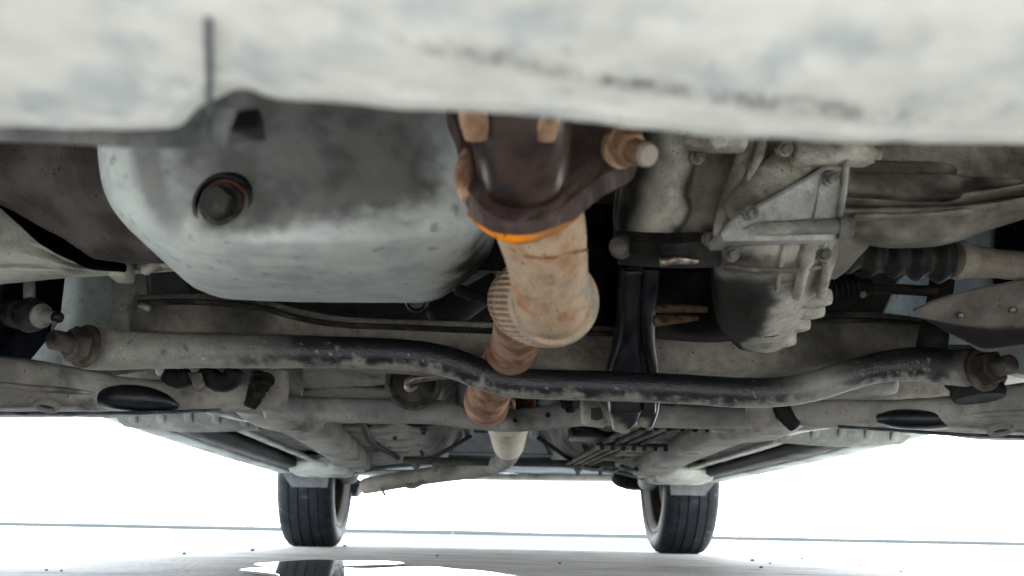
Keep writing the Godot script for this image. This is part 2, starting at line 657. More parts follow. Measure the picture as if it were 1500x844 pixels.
	for i in spots.size():
		var o := MeshInstance3D.new()
		o.name = "pebble"
		o.mesh = groups[i % 3]
		o.material_override = mats["grime"]
		var far: float = absf(spots[i].z)
		o.scale = Vector3.ONE * rng.randf_range(0.0012, 0.0024) * clampf(far, 1.0, 4.0)
		o.position = spots[i] + Vector3(0, o.scale.y * 0.4, 0)
		o.rotation.y = rng.randf() * TAU
		add_child(o, true)
		tag(o, "tiny dark pebble lying loose on the pale damp concrete", "pebble", "pebbles scattered on the concrete")

# ------------------------------------------------------------------ the car

func build_car() -> void:
	car = Node3D.new()
	car.name = "parked_car"
	add_child(car)
	car.position = CAR_AT
	tag(car, "dusty parked car seen from below, its engine, exhaust and suspension bare", "car")
	build_tray()
	build_sump()
	build_exhaust()
	build_gearbox()
	build_left_bay()
	build_right_bay()
	build_crossmember()
	build_stabilizer()
	build_arms()
	build_mount()
	build_rear_tube()
	build_floor()
	build_rear()
	build_wheels()
	build_body()

func build_tray() -> void:
	var s := Shape.new()
	var white := col(193, 192, 185)
	var blue := col(146, 154, 160)
	var scuff := col(84, 84, 84)
	s.paint = func(p: Vector3, _n: Vector3, u: float, t: float) -> Color:
		var k := smoothstep(-0.1, 0.5, nz(p, 26.0) + 0.5 * nz(p, 70.0) - 0.06)
		var q := white.lerp(blue, k * 0.6)
		q = q.lerp(white * 0.8, smoothstep(0.03, 0.12, p.x) * 0.4)
		# the long scrape that runs across the middle towards the right
		var x := p.x
		var mid := -0.213 - 0.31 * (minf(x, -0.016) + 0.085) - 0.16 * maxf(0.0, x + 0.016)
		var w: float = exp(-pow((p.z - 2.2 - mid) / (0.0035 + 0.03 * maxf(0.0, x + 0.016)), 2.0)) * smoothstep(-0.10, -0.075, x) * (1.0 - smoothstep(0.03, 0.09, x))
		q = q.lerp(scuff, w * clampf(0.45 + nz(p * Vector3(0.5, 1, 1), 90.0) * 0.9 + nz(p, 260.0) * 1.2, 0.0, 1.0))
		q = q.lerp(scuff, smoothstep(0.5, 0.66, nz(p + Vector3(3, 1, 0), 60.0) + 0.3 * nz(p, 20.0)) * 0.4)
		return q
	var edge := [Vector3(-0.2387, 0.17, 1.925), Vector3(-0.2112, 0.17, 1.925), Vector3(-0.1878, 0.17, 1.925), Vector3(-0.1704, 0.17, 1.926), Vector3(-0.1632, 0.17, 1.93), Vector3(-0.1562, 0.17, 1.94), Vector3(-0.1493, 0.17, 1.948), Vector3(-0.1419, 0.17, 1.954), Vector3(-0.1353, 0.17, 1.956), Vector3(-0.129, 0.17, 1.951), Vector3(-0.1173, 0.17, 1.95), Vector3(-0.0978, 0.17, 1.948), Vector3(-0.0798, 0.17, 1.947), Vector3(-0.0597, 0.17, 1.946), Vector3(-0.0391, 0.17, 1.943), Vector3(-0.0178, 0.17, 1.939), Vector3(0.004, 0.17, 1.935), Vector3(0.0364, 0.17, 1.934), Vector3(0.0683, 0.17, 1.935), Vector3(0.0958, 0.17, 1.936), Vector3(0.1252, 0.17, 1.938)]
	# on to both flanks of the nose
	for x in [0.18, 0.34, 0.54, 0.74]:
		edge.append(Vector3(x, 0.17, edge[20].z + 0.02 * x))
		edge.insert(0, Vector3(-x - 0.1, 0.17, 1.925 + 0.02 * x))
	var net := []
	for z in [2.24, 2.2, 2.14, 2.07, 2.03]:
		var row := []
		for e in edge:
			row.append(Vector3(e.x, 0.17 + maxf(0.0, z - 2.18) * 0.6, z))
		net.append(row)
	for o in [[0.022, 0.0], [0.008, -0.0004], [0.0, 0.0012], [-0.004, 0.006], [-0.004, 0.03]]:
		var row := []
		for e in edge:
			row.append(e + Vector3(0, o[1], o[0]))
		net.append(row)
	s.sheet(net, Vector3(0, 0.004, 0.002), 16, 14, 0.0008, noise, 40.0)
	var tray := put("undertray", s, "film", car, "pale dusty plastic undertray with a long grey scrape, nearest the ground")
	s = Shape.new()
	s.paint = blotched(col(96, 97, 97), col(122, 122, 119), 18.0)
	s.sheet([[Vector3(-0.2643, 0.1915, 1.885), Vector3(-0.2281, 0.1928, 1.885), Vector3(-0.199, 0.1933, 1.885), Vector3(-0.1808, 0.1963, 1.88), Vector3(-0.1708, 0.2029, 1.875), Vector3(-0.1635, 0.2061, 1.87)], [Vector3(-0.2641, 0.1872, 1.884), Vector3(-0.228, 0.1884, 1.884), Vector3(-0.1987, 0.1881, 1.884), Vector3(-0.1801, 0.19, 1.88), Vector3(-0.1698, 0.1929, 1.875), Vector3(-0.166, 0.197, 1.87)], [Vector3(-0.2647, 0.1846, 1.882), Vector3(-0.2283, 0.1848, 1.882), Vector3(-0.1989, 0.1839, 1.882), Vector3(-0.1795, 0.1849, 1.88), Vector3(-0.1693, 0.1874, 1.875), Vector3(-0.1668, 0.1902, 1.87)]], Vector3(0, 0.001, -0.004), 5, 4)
	put("flange", s, "grime", tray)
	s = Shape.new()
	s.col = col(92, 96, 98)
	s.bar([Vector3(-0.1347, 0.1688, 1.997), Vector3(-0.1374, 0.1688, 1.987), Vector3(-0.1413, 0.1688, 1.972), Vector3(-0.1458, 0.1688, 1.956)] + [Vector3(-0.165, 0.1921, 1.895), Vector3(-0.1654, 0.1874, 1.891), Vector3(-0.1653, 0.1815, 1.889)], [0.0010], 2.0, 8, 4)
	put("seam", s, "grime", tray)
	s = Shape.new()
	s.col = col(16, 17, 18)  # black plate stands in for the dark opening behind the tray edge
	s.plate([Vector3(-0.168, 0.1992, 1.865), Vector3(-0.1678, 0.2026, 1.865), Vector3(-0.1648, 0.207, 1.865), Vector3(-0.1605, 0.2086, 1.865), Vector3(-0.1563, 0.2088, 1.865), Vector3(-0.155, 0.1996, 1.865)], Vector3(0, 0, -0.01), 0.001)
	put("dark_opening_plate", s, "rubber", tray)

func build_sump() -> void:
	var s := Shape.new()
	var pale := col(188, 191, 184)
	var bare := col(108, 107, 104)
	var blue := col(112, 122, 134)
	var oil := col(28, 30, 32)
	s.paint = func(p: Vector3, _n: Vector3, u: float, t: float) -> Color:
		var q := pale.lerp(blue, smoothstep(0.15, 0.6, nz(p, 18.0) + 0.2) * 0.25)
		# flow streaks of dried mud along the belly
		q = q.lerp(pale * 0.66, smoothstep(0.1, 0.45, nz(Vector3(p.x * 8.0, p.y * 70.0, p.z * 70.0), 1.0)) * 0.4)
		q = q.lerp(bare * 0.8, smoothstep(0.42, 0.56, nz(p + Vector3(2, 7, 1), 45.0) + 0.2 * nz(p, 150.0)) * 0.55)
		# bare grey casting on the front face, with a ragged tide line
		var edge := 0.375 + 0.055 * smoothstep(0.62, 0.42, u) + 0.035 * nz(Vector3(p.x * 18.0, 0, 0), 1.0) + 0.02 * nz(p, 90.0) - 0.04 * smoothstep(0.5, 0.75, u)
		var k := (1.0 - smoothstep(edge - 0.07 - 0.06 * nz(p, 14.0), edge + 0.012 + 0.05 * smoothstep(0.55, 0.35, u), t + 0.02 * nz(p, 70.0))) * smoothstep(0.28, 0.36, u + 0.05 * nz(p, 20.0)) * (1.0 - smoothstep(0.66, 0.74, u + 0.04 * nz(p, 25.0)))
		q = q.lerp(bare.lerp(bare * 0.62, smoothstep(-0.2, 0.5, nz(p, 30.0) + 0.5 * exp(-pow((u - 0.41) / 0.06, 2.0)))), k)
		var smear := exp(-pow((u - 0.27) / 0.035, 2.0)) * (1.0 - smoothstep(0.3, 0.5, t))
		q = q.lerp(bare, clampf(smear * 1.2 + nz(p, 40.0) * 0.3, 0.0, 1.0) * 0.9)
		var line: float = exp(-pow((t - edge - 0.01) / 0.009, 2.0)) * smoothstep(0.50, 0.56, u + 0.03 * nz(p, 30.0)) * (1.0 - smoothstep(0.70, 0.76, u))
		q = q.lerp(blue * 0.7, line * clampf(0.2 + nz(p, 70.0) * 1.8, 0.0, 1.0) * 0.6)
		# oil wept down the side next to the exhaust
		q = q.lerp(oil, smoothstep(0.735, 0.81, u + 0.05 * nz(p, 25.0) + 0.10 * (t - 0.55)) * smoothstep(0.3, 0.6, t + 0.1 * nz(p, 30.0)))
		return q
	s.sheet([
		[Vector3(-0.4353, 0.5138, 1.4), Vector3(-0.3744, 0.4325, 1.54), Vector3(-0.3192, 0.3988, 1.6), Vector3(-0.2568, 0.3923, 1.615), Vector3(-0.1945, 0.3918, 1.62), Vector3(-0.1341, 0.3971, 1.615), Vector3(-0.0932, 0.4137, 1.59), Vector3(-0.0789, 0.4681, 1.5), Vector3(-0.0817, 0.5576, 1.35)],
		[Vector3(-0.4204, 0.4228, 1.4), Vector3(-0.3645, 0.3574, 1.54), Vector3(-0.3176, 0.3325, 1.595), Vector3(-0.2517, 0.3276, 1.61), Vector3(-0.1895, 0.325, 1.62), Vector3(-0.1306, 0.3295, 1.615), Vector3(-0.085, 0.3432, 1.59), Vector3(-0.0683, 0.3871, 1.5), Vector3(-0.0688, 0.4594, 1.35)],
		[Vector3(-0.4073, 0.3693, 1.4), Vector3(-0.3576, 0.3131, 1.54), Vector3(-0.308, 0.292, 1.595), Vector3(-0.2471, 0.287, 1.612), Vector3(-0.1861, 0.2849, 1.622), Vector3(-0.1284, 0.2889, 1.617), Vector3(-0.0789, 0.3017, 1.59), Vector3(-0.0632, 0.3394, 1.5), Vector3(-0.0639, 0.4013, 1.35)],
		[Vector3(-0.3953, 0.3368, 1.4), Vector3(-0.3481, 0.2863, 1.54), Vector3(-0.2995, 0.2674, 1.595), Vector3(-0.2416, 0.2618, 1.615), Vector3(-0.1837, 0.2599, 1.625), Vector3(-0.1268, 0.2636, 1.62), Vector3(-0.0757, 0.2763, 1.59), Vector3(-0.0581, 0.3103, 1.5), Vector3(-0.0617, 0.366, 1.35)],
		[Vector3(-0.3758, 0.3116, 1.4), Vector3(-0.3338, 0.2675, 1.54), Vector3(-0.2846, 0.2442, 1.6), Vector3(-0.2344, 0.2386, 1.617), Vector3(-0.1819, 0.2372, 1.626), Vector3(-0.1279, 0.2409, 1.62), Vector3(-0.0775, 0.2563, 1.59), Vector3(-0.0588, 0.2902, 1.5), Vector3(-0.0611, 0.3416, 1.35)],
		[Vector3(-0.3493, 0.2901, 1.4), Vector3(-0.3186, 0.2532, 1.53), Vector3(-0.2759, 0.2343, 1.585), Vector3(-0.2327, 0.23, 1.603), Vector3(-0.1837, 0.2287, 1.612), Vector3(-0.1309, 0.2321, 1.606), Vector3(-0.084, 0.2461, 1.575), Vector3(-0.0616, 0.2748, 1.5), Vector3(-0.0607, 0.3244, 1.35)],
		[Vector3(-0.3291, 0.2699, 1.4), Vector3(-0.3067, 0.2426, 1.5), Vector3(-0.276, 0.2299, 1.535), Vector3(-0.2383, 0.2258, 1.55), Vector3(-0.1942, 0.2265, 1.552), Vector3(-0.1384, 0.2286, 1.55), Vector3(-0.0927, 0.2386, 1.53), Vector3(-0.0698, 0.262, 1.48), Vector3(-0.0667, 0.3051, 1.35)],
		[Vector3(-0.3252, 0.2629, 1.38), Vector3(-0.3101, 0.246, 1.44), Vector3(-0.2854, 0.2369, 1.455), Vector3(-0.2529, 0.2348, 1.458), Vector3(-0.2059, 0.2349, 1.458), Vector3(-0.1505, 0.2359, 1.458), Vector3(-0.1062, 0.2384, 1.455), Vector3(-0.0893, 0.2561, 1.43), Vector3(-0.0805, 0.2865, 1.35)],
		[Vector3(-0.3283, 0.2669, 1.36), Vector3(-0.3143, 0.2521, 1.41), Vector3(-0.29, 0.2428, 1.425), Vector3(-0.2546, 0.2406, 1.428), Vector3(-0.2086, 0.2407, 1.428), Vector3(-0.1539, 0.2422, 1.428), Vector3(-0.1112, 0.2447, 1.425), Vector3(-0.097, 0.2588, 1.41), Vector3(-0.087, 0.2857, 1.34)],
		[Vector3(-0.329, 0.2721, 1.355), Vector3(-0.3155, 0.259, 1.4), Vector3(-0.2921, 0.2495, 1.413), Vector3(-0.2561, 0.2473, 1.416), Vector3(-0.2105, 0.2473, 1.416), Vector3(-0.1554, 0.2488, 1.416), Vector3(-0.1144, 0.2514, 1.413), Vector3(-0.1006, 0.2651, 1.4), Vector3(-0.0893, 0.2911, 1.335)],
		[Vector3(-0.3376, 0.3331, 1.34), Vector3(-0.3218, 0.3166, 1.39), Vector3(-0.3006, 0.3139, 1.4), Vector3(-0.2673, 0.3149, 1.4), Vector3(-0.2187, 0.3164, 1.4), Vector3(-0.1608, 0.3181, 1.4), Vector3(-0.1179, 0.3194, 1.4), Vector3(-0.103, 0.3233, 1.39), Vector3(-0.0924, 0.3439, 1.33)]
		], Vector3(0, 0.012, -0.004), 22, 20, 0.0004, noise, 30.0)
	var sump := put("oil_sump", s, "film", car, "pale mud coated oil sump with a bare grey front face")
	var at := Vector3(-0.2397, 0.2572, 1.612)
	var face := Vector3(-0.16, -0.16, 0.97)
	s = Shape.new()
	s.paint = dusted(col(40, 40, 40), col(120, 120, 112), 0.35, 60.0, 0.8)
	s.lathe(at - face * 0.006, face, [Vector2(0, 0.0245), Vector2(0.008, 0.0225), Vector2(0.011, 0.0205), Vector2(0.0118, 0.0185), Vector2(0.008, 0.0178), Vector2(0.006, 0.005)], 36)
	put("plug_boss", s, "grime", sump)
	s = Shape.new()
	s.paint = blotched(col(112, 68, 36), col(70, 54, 42), 90.0)
	s.lathe(at + face * 0.001, face, [Vector2(0, 0.0168), Vector2(0.0025, 0.0168), Vector2(0.003, 0.0155), Vector2(0.003, 0.006)], 32)
	put("washer", s, "rust", sump)
	s = Shape.new()
	s.paint = dusted(col(46, 43, 40), col(104, 98, 88), 0.3, 90.0, 0.2)
	s.lathe(at + face * 0.003, face, [Vector2(0, 0.0152), Vector2(0.003, 0.0152), Vector2(0.0042, 0.014), Vector2(0.0042, 0.008)], 32)
	s.lathe(at + face * 0.006, face, [Vector2(0, 0.0118), Vector2(0.009, 0.0116), Vector2(0.0108, 0.0102), Vector2(0.0108, 0.002)], 6, true)
	put("drain_plug", s, "cast", sump, "black hexagonal drain plug on a rusty washer")
	s = Shape.new()
	s.paint = dusted(col(52, 50, 47), col(96, 92, 84), 0.3, 20.0)
	s.box(Vector3(-0.09, 0.56, 1.42), Vector3(0.44, 0.36, 0.24), Basis.IDENTITY, 0.02)
	put("engine_block", s, "cast", car)

func build_exhaust() -> void:
	var ex := part("exhaust", "rusty exhaust running from the engine to the tail along the middle")
	var tan := col(172, 156, 135)
	var rust := col(146, 98, 62)
	var grey := col(138, 138, 130)
	var s := Shape.new()
	s.paint = func(p: Vector3, n: Vector3, u: float, t: float) -> Color:
		var k := smoothstep(-0.1, 0.35, nz(p, 26.0))
		var q := tan.lerp(rust, k * 0.75 * (0.4 + 0.6 * smoothstep(0.0, 0.4, nz(p, 70.0) + 0.2)))
		return q.lerp(grey, smoothstep(0.05, 0.4, nz(p + Vector3(0.4, 0, 0), 22.0) + n.x * 0.3 - 0.05) * smoothstep(0.35, 0.65, u) * 0.9)
	s.bar([Vector3(-0.0419, 0.258, 1.675), Vector3(-0.0351, 0.2327, 1.67), Vector3(-0.0287, 0.2168, 1.645), Vector3(-0.0234, 0.2028, 1.615), Vector3(-0.0208, 0.1983, 1.6)], [0.0277, 0.0272, 0.0252, 0.0248, 0.0246], 2.0, 60, 22, Vector3(0, 0.4, -1), 0.0006, noise)
	put("front_pipe", s, "rust", ex, "tan dusty front pipe below the engine flange")
	s = Shape.new()
	s.paint = blotched(tan * 0.8, rust * 0.7, 90.0)
	s.bar([Vector3(-0.0538, 0.214, 1.677), Vector3(-0.0415, 0.2073, 1.681), Vector3(-0.0256, 0.2074, 1.681), Vector3(-0.0071, 0.2141, 1.676)], [0.0009], 2.0, 8, 8)
	put("weld_bead", s, "rust", ex)
	# the bellows: woven cover between two collars
	s = Shape.new()
	var a := Vector3(-0.0209, 0.2024, 1.595)
	var b := Vector3(-0.0337, 0.252, 1.4)
	var zb := (b - a).normalized()
	var xb := zb.cross(Vector3.UP).normalized()
	var yb := zb.cross(xb)
	var hoops := []
	var tones := []
	for i in 15:
		var x := i / 14.0
		var hoop := PackedVector3Array()
		var tone := PackedColorArray()
		for k in 264:
			var w := cos(TAU * k / 6.0) * (0.35 if i == 6 or i == 7 else 1.0)
			var q := a + (b - a) * x + (xb * cos(TAU * k / 264.0) + yb * sin(TAU * k / 264.0)) * (0.0300 + 0.0034 * sin(PI * x) + 0.0011 * w)
			hoop.append(q)
			tone.append(col(96, 72, 54).lerp(col(184, 158, 130), clampf(0.55 + 0.5 * w + nz(q, 50.0) * 0.4, 0.0, 1.0)))
		hoops.append(hoop)
		tones.append(tone)
	s.rings(hoops, tones, true)
	put("bellows", s, "dust", ex, "ribbed flexible bellows of the exhaust")
	s = Shape.new()
	s.paint = blotched(tan, grey, 30.0, -0.1)
	s.lathe(a + (a - b).normalized() * 0.010, b - a, [Vector2(0, 0.0250), Vector2(0.0005, 0.0285), Vector2(0.003, 0.0300), Vector2(0.012, 0.0304), Vector2(0.015, 0.0295), Vector2(0.016, 0.0270)], 44)
	s.lathe(b, b - a, [Vector2(-0.01, 0.026), Vector2(-0.009, 0.031), Vector2(0.004, 0.031), Vector2(0.012, 0.026)], 40)
	put_each("collar", s, "rust", ex)
	s = Shape.new()
	s.paint = blotched(col(186, 156, 134), col(138, 100, 76), 22.0)
	s.bar([Vector3(-0.0347, 0.2482, 1.41), Vector3(-0.0325, 0.2494, 1.33), Vector3(-0.0348, 0.2479, 1.21), Vector3(-0.0499, 0.238, 1.08), Vector3(-0.0603, 0.2274, 0.98), Vector3(-0.0615, 0.2302, 0.88), Vector3(-0.0482, 0.2384, 0.76), Vector3(-0.0315, 0.2426, 0.68)], [0.0255, 0.0255, 0.0262, 0.0275, 0.029, 0.030, 0.029, 0.028], 2.0, 64, 16, Vector3(0, 1, 0.3), 0.0005, noise)
	put("down_pipe", s, "rust", ex, "rust brown pipe that bends behind the stabilizer bar")
	s = Shape.new()
	s.paint = dusted(col(112, 106, 98), col(196, 188, 170), 0.65, 20.0, 1.0)
	var f := Vector3(-0.0253, 0.238, 0.7)
	var e := Vector3(-0.0048, 0.2511, 0.05)
	s.lathe(f, e - f, [Vector2(0, 0.028), Vector2(0.002, 0.0345), Vector2(0.012, 0.0365), Vector2(0.14, 0.0365), Vector2(0.15, 0.038), Vector2(0.17, 0.038), Vector2(0.18, 0.0365), Vector2(0.62, 0.036), Vector2(0.645, 0.030), Vector2(0.65, 0.02)], 36)
	put("resonator", s, "dust", ex, "pale grey resonator can")
	s = Shape.new()
	s.paint = blotched(col(142, 138, 132), col(116, 111, 104), 10.0)
	s.bar([Vector3(-0.0051, 0.2501, 0.06), Vector3(0.0053, 0.2592, -0.35), Vector3(-0.0178, 0.2624, -0.7), Vector3(-0.0984, 0.2528, -0.86), Vector3(-0.2548, 0.2337, -0.92), Vector3(-0.4519, 0.2029, -1)], [0.028], 2.0, 26, 12)
	put("tail_pipe", s, "dust", ex)
	s = Shape.new()
	s.col = col(104, 98, 90)
	s.bar([Vector3(-0.393, 0.1945, -0.94), Vector3(-0.3832, 0.1794, -0.94), Vector3(-0.3783, 0.1707, -0.94)], [0.005], 2.0, 8, 3)
	s.bar([Vector3(-0.2529, 0.2151, -0.9), Vector3(-0.2853, 0.1992, -0.9), Vector3(-0.3076, 0.203, -0.9)], [0.009], 2.0, 8, 4)
	put_each("hanger", s, "dust", ex)
	s = Shape.new()
	s.paint = dusted(col(50, 54, 56), col(112, 116, 116), 0.4, 10.0)
	s.bar([Vector3(-0.8192, 0.2603, -1.65), Vector3(-0.6262, 0.2374, -1.65), Vector3(-0.5597, 0.2226, -1.65)], [Vector2(0.055, 0.12), Vector2(0.050, 0.11), Vector2(0.035, 0.08)], 2.6, 20, 5)
	put("muffler", s, "grime", ex)

	# the flange at the top: plate, cone, nuts, stud and gasket
	var down := (Vector3(-0.0234, 0.2028, 1.615) - Vector3(-0.0419, 0.258, 1.675)).normalized()
	s = Shape.new()
	s.paint = dusted(col(72, 58, 54), col(122, 104, 97), 0.4, 40.0, 0.5)
	var lip := [Vector3(-0.0879, 0.3174, 1.672), Vector3(-0.0863, 0.2792, 1.686), Vector3(-0.0817, 0.2469, 1.7), Vector3(-0.0749, 0.2305, 1.707), Vector3(-0.0632, 0.2186, 1.712), Vector3(-0.0489, 0.2152, 1.714), Vector3(-0.0338, 0.2195, 1.712), Vector3(-0.0174, 0.2323, 1.707), Vector3(-0.0027, 0.2474, 1.701), Vector3(0.0105, 0.257, 1.697), Vector3(0.0191, 0.2653, 1.694), Vector3(0.0246, 0.2932, 1.683), Vector3(0.0107, 0.321, 1.672)]
	s.plate(lip, Vector3(0.001, -0.007, -0.009), 0.002, 4)
	var flange := put("flange", s, "grime", ex, "dark brown oval exhaust flange")
	s = Shape.new()
	s.paint = blotched(col(44, 32, 28), col(92, 68, 56), 40.0)
	s.bar([Vector3(-0.0501, 0.3017, 1.76), Vector3(-0.0491, 0.2828, 1.743), Vector3(-0.048, 0.2646, 1.726), Vector3(-0.0463, 0.2469, 1.703)], [Vector2(0.0285, 0.0285), Vector2(0.0288, 0.0290), Vector2(0.0280, 0.0285), Vector2(0.0245, 0.0255)], 2.0, 30, 8, Vector3(0, 0.3, 1))
	put("outlet_cone", s, "gloss", ex, "oily dark brown outlet cone above the flange")
	s = Shape.new()
	s.paint = dusted(col(112, 82, 64), col(182, 158, 136), 0.6, 50.0, 0.5)
	s.bar([Vector3(-0.0756, 0.2862, 1.75), Vector3(-0.0742, 0.2635, 1.748), Vector3(-0.0732, 0.2541, 1.743)], [0.0082, 0.0088, 0.0066], 2.0, 16, 5)
	s.bar([Vector3(-0.0389, 0.2849, 1.755), Vector3(-0.0377, 0.2629, 1.752), Vector3(-0.0373, 0.2528, 1.747)], [0.0078, 0.0082, 0.006], 2.0, 16, 5)
	s.bar([Vector3(-0.0794, 0.2676, 1.688), Vector3(-0.0804, 0.251, 1.694), Vector3(-0.0782, 0.2354, 1.7)], [0.004, 0.0062, 0.004], 2.0, 14, 5)
	put_each("stud", s, "rust", ex)
	s = Shape.new()
	s.paint = func(p: Vector3, _n: Vector3, u: float, _t: float) -> Color:
		return col(150, 100, 58).lerp(col(226, 132, 28), smoothstep(0.12, 0.3, u + 0.1 * nz(p, 60.0)) * (1.0 - smoothstep(0.45, 0.7, u + 0.2 * nz(p, 60.0))))
	s.bar([Vector3(-0.0758, 0.2293, 1.692), Vector3(-0.0654, 0.2178, 1.7), Vector3(-0.0531, 0.2124, 1.704), Vector3(-0.0401, 0.2132, 1.704), Vector3(-0.0272, 0.2186, 1.701), Vector3(-0.0137, 0.23, 1.693)], [0.0024, 0.0032, 0.0042, 0.0036, 0.0026, 0.0018], 2.6, 14, 6, Vector3.UP, 0.001, noise)
	put("gasket", s, "dust", ex, "bright orange gasket squeezed out under the flange")
	s = Shape.new()
	s.paint = dusted(col(146, 116, 92), col(194, 170, 148), 0.55, 60.0, 0.4)
	var n0 := Vector3(0.009, 0.2689, 1.703)
	var ax := (Vector3(0.0282, 0.2456, 1.738) - n0).normalized()
	s.lathe(n0, ax, [Vector2(0, 0.0125), Vector2(0.004, 0.0128), Vector2(0.005, 0.0118), Vector2(0.005, 0.006)], 24)
	s.lathe(n0 + ax * 0.005, ax, [Vector2(0, 0.0112), Vector2(0.0085, 0.0108), Vector2(0.0105, 0.0092), Vector2(0.0105, 0.004)], 6, true)
	s.lathe(n0 + ax * 0.014, ax, [Vector2(0, 0.0072), Vector2(0.013, 0.0072), Vector2(0.013, 0.0068)], 20)
	put("flange_nut", s, "rust", flange, "tan nut on a stud at the flange ear")
	s = Shape.new()
	s.col = col(150, 140, 130)
	s.lathe(n0 + ax * 0.0265, ax, [Vector2(0, 0.0067), Vector2(0.0030, 0.0065), Vector2(0.0042, 0.0056), Vector2(0.0043, 0.001)], 20)
	put("stud_tip", s, "film", flange)

func build_gearbox() -> void:
	var gb := part("gearbox", "cast alloy gearbox housing, grey brown with dirt, dark oil and painted light and shade")
	var pale := col(194, 188, 174)
	var brown := col(134, 125, 112)
	var dark := col(38, 37, 34)
	var s := Shape.new()
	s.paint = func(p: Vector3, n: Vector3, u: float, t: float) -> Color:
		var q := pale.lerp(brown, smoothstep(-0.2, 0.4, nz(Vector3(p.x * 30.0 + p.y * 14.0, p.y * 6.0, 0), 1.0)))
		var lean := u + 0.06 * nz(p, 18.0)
		q = q.lerp(pale * 1.25, exp(-pow((lean - 0.43) / 0.075, 2.0)))  # brightly lit column painted in as a pale band
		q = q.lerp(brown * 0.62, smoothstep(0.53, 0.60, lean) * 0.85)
		q = q.lerp(dark * 0.7, exp(-pow((lean - 0.25) / 0.075, 2.0)) * 0.95 + exp(-pow((lean - 0.545) / 0.03, 2.0)) * 0.95)  # crevice shade painted in, with a dark band beside the column
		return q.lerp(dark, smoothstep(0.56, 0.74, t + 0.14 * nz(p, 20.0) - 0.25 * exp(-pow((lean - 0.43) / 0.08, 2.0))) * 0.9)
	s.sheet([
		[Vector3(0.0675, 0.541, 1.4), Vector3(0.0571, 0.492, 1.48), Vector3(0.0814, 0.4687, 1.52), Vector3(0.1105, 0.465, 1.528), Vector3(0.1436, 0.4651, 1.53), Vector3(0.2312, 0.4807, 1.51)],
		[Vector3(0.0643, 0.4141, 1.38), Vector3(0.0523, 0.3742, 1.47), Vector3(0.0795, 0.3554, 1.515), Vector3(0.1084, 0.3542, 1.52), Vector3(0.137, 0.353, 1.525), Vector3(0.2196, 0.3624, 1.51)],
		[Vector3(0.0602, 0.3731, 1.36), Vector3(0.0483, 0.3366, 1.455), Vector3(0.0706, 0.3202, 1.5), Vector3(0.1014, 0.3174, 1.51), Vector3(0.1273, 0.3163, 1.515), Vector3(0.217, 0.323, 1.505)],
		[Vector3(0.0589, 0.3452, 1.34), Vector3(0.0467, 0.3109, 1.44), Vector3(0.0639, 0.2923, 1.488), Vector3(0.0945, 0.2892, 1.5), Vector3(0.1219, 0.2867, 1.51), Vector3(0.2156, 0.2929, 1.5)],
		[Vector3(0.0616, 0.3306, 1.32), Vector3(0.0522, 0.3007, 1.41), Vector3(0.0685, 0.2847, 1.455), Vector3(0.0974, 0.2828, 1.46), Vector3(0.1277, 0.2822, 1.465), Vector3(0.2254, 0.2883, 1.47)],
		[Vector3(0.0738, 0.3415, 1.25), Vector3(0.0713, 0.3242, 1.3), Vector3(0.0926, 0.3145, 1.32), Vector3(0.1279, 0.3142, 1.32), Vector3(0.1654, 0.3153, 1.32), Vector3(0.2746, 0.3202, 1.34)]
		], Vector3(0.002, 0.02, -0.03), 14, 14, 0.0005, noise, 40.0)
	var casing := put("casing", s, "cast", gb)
	s = Shape.new()
	s.paint = dusted(brown * 0.75, pale, 0.45, 22.0, 0.4)
	s.bar([Vector3(0.1396, 0.3543, 1.548), Vector3(0.1278, 0.3235, 1.54), Vector3(0.117, 0.2929, 1.532), Vector3(0.1129, 0.2759, 1.525)], [Vector2(0.007, 0.010), Vector2(0.007, 0.010), Vector2(0.006, 0.008), Vector2(0.005, 0.006)], 4.0, 16, 5)
	s.bar([Vector3(0.1825, 0.3439, 1.544), Vector3(0.1584, 0.3233, 1.543), Vector3(0.1353, 0.3049, 1.54), Vector3(0.1179, 0.2893, 1.536)], [Vector2(0.014, 0.012), Vector2(0.015, 0.012), Vector2(0.013, 0.012), Vector2(0.008, 0.010)], 6.0, 20, 6)
	s.bar([Vector3(0.139, 0.3499, 1.56), Vector3(0.1355, 0.3302, 1.558), Vector3(0.1276, 0.3121, 1.552)], [0.0035, 0.004, 0.002], 2.0, 12, 4)
	put_each("rib", s, "cast", casing)
	s = Shape.new()
	s.paint = dusted(brown * 0.9, pale, 0.5, 25.0, 0.3)
	s.bar([Vector3(0.0841, 0.3419, 1.555), Vector3(0.1024, 0.3392, 1.56), Vector3(0.1219, 0.3388, 1.56)], [Vector2(0.008, 0.010), Vector2(0.009, 0.011), Vector2(0.0085, 0.010)], 3.0, 16, 4)
	s.bar([Vector3(0.1629, 0.3311, 1.558), Vector3(0.1888, 0.3331, 1.558), Vector3(0.2176, 0.3342, 1.555)], [Vector2(0.010, 0.010), Vector2(0.011, 0.011), Vector2(0.010, 0.010)], 2.6, 16, 4)
	s.lathe(Vector3(0.2176, 0.3342, 1.555), Vector3(1, -0.02, 0.1), [Vector2(0, 0.0075), Vector2(0.006, 0.0075), Vector2(0.007, 0.005), Vector2(0.011, 0.005), Vector2(0.0115, 0.002)], 16)
	s.lathe(Vector3(0.1002, 0.3327, 1.572), Vector3(0.05, -0.25, 1), [Vector2(0, 0.0075), Vector2(0.006, 0.0072), Vector2(0.007, 0.006), Vector2(0.007, 0.001)], 6, true)
	put_each("boss", s, "cast", casing)
	s = Shape.new()
	s.paint = blotched(col(186, 185, 179), col(164, 162, 155), 20.0)
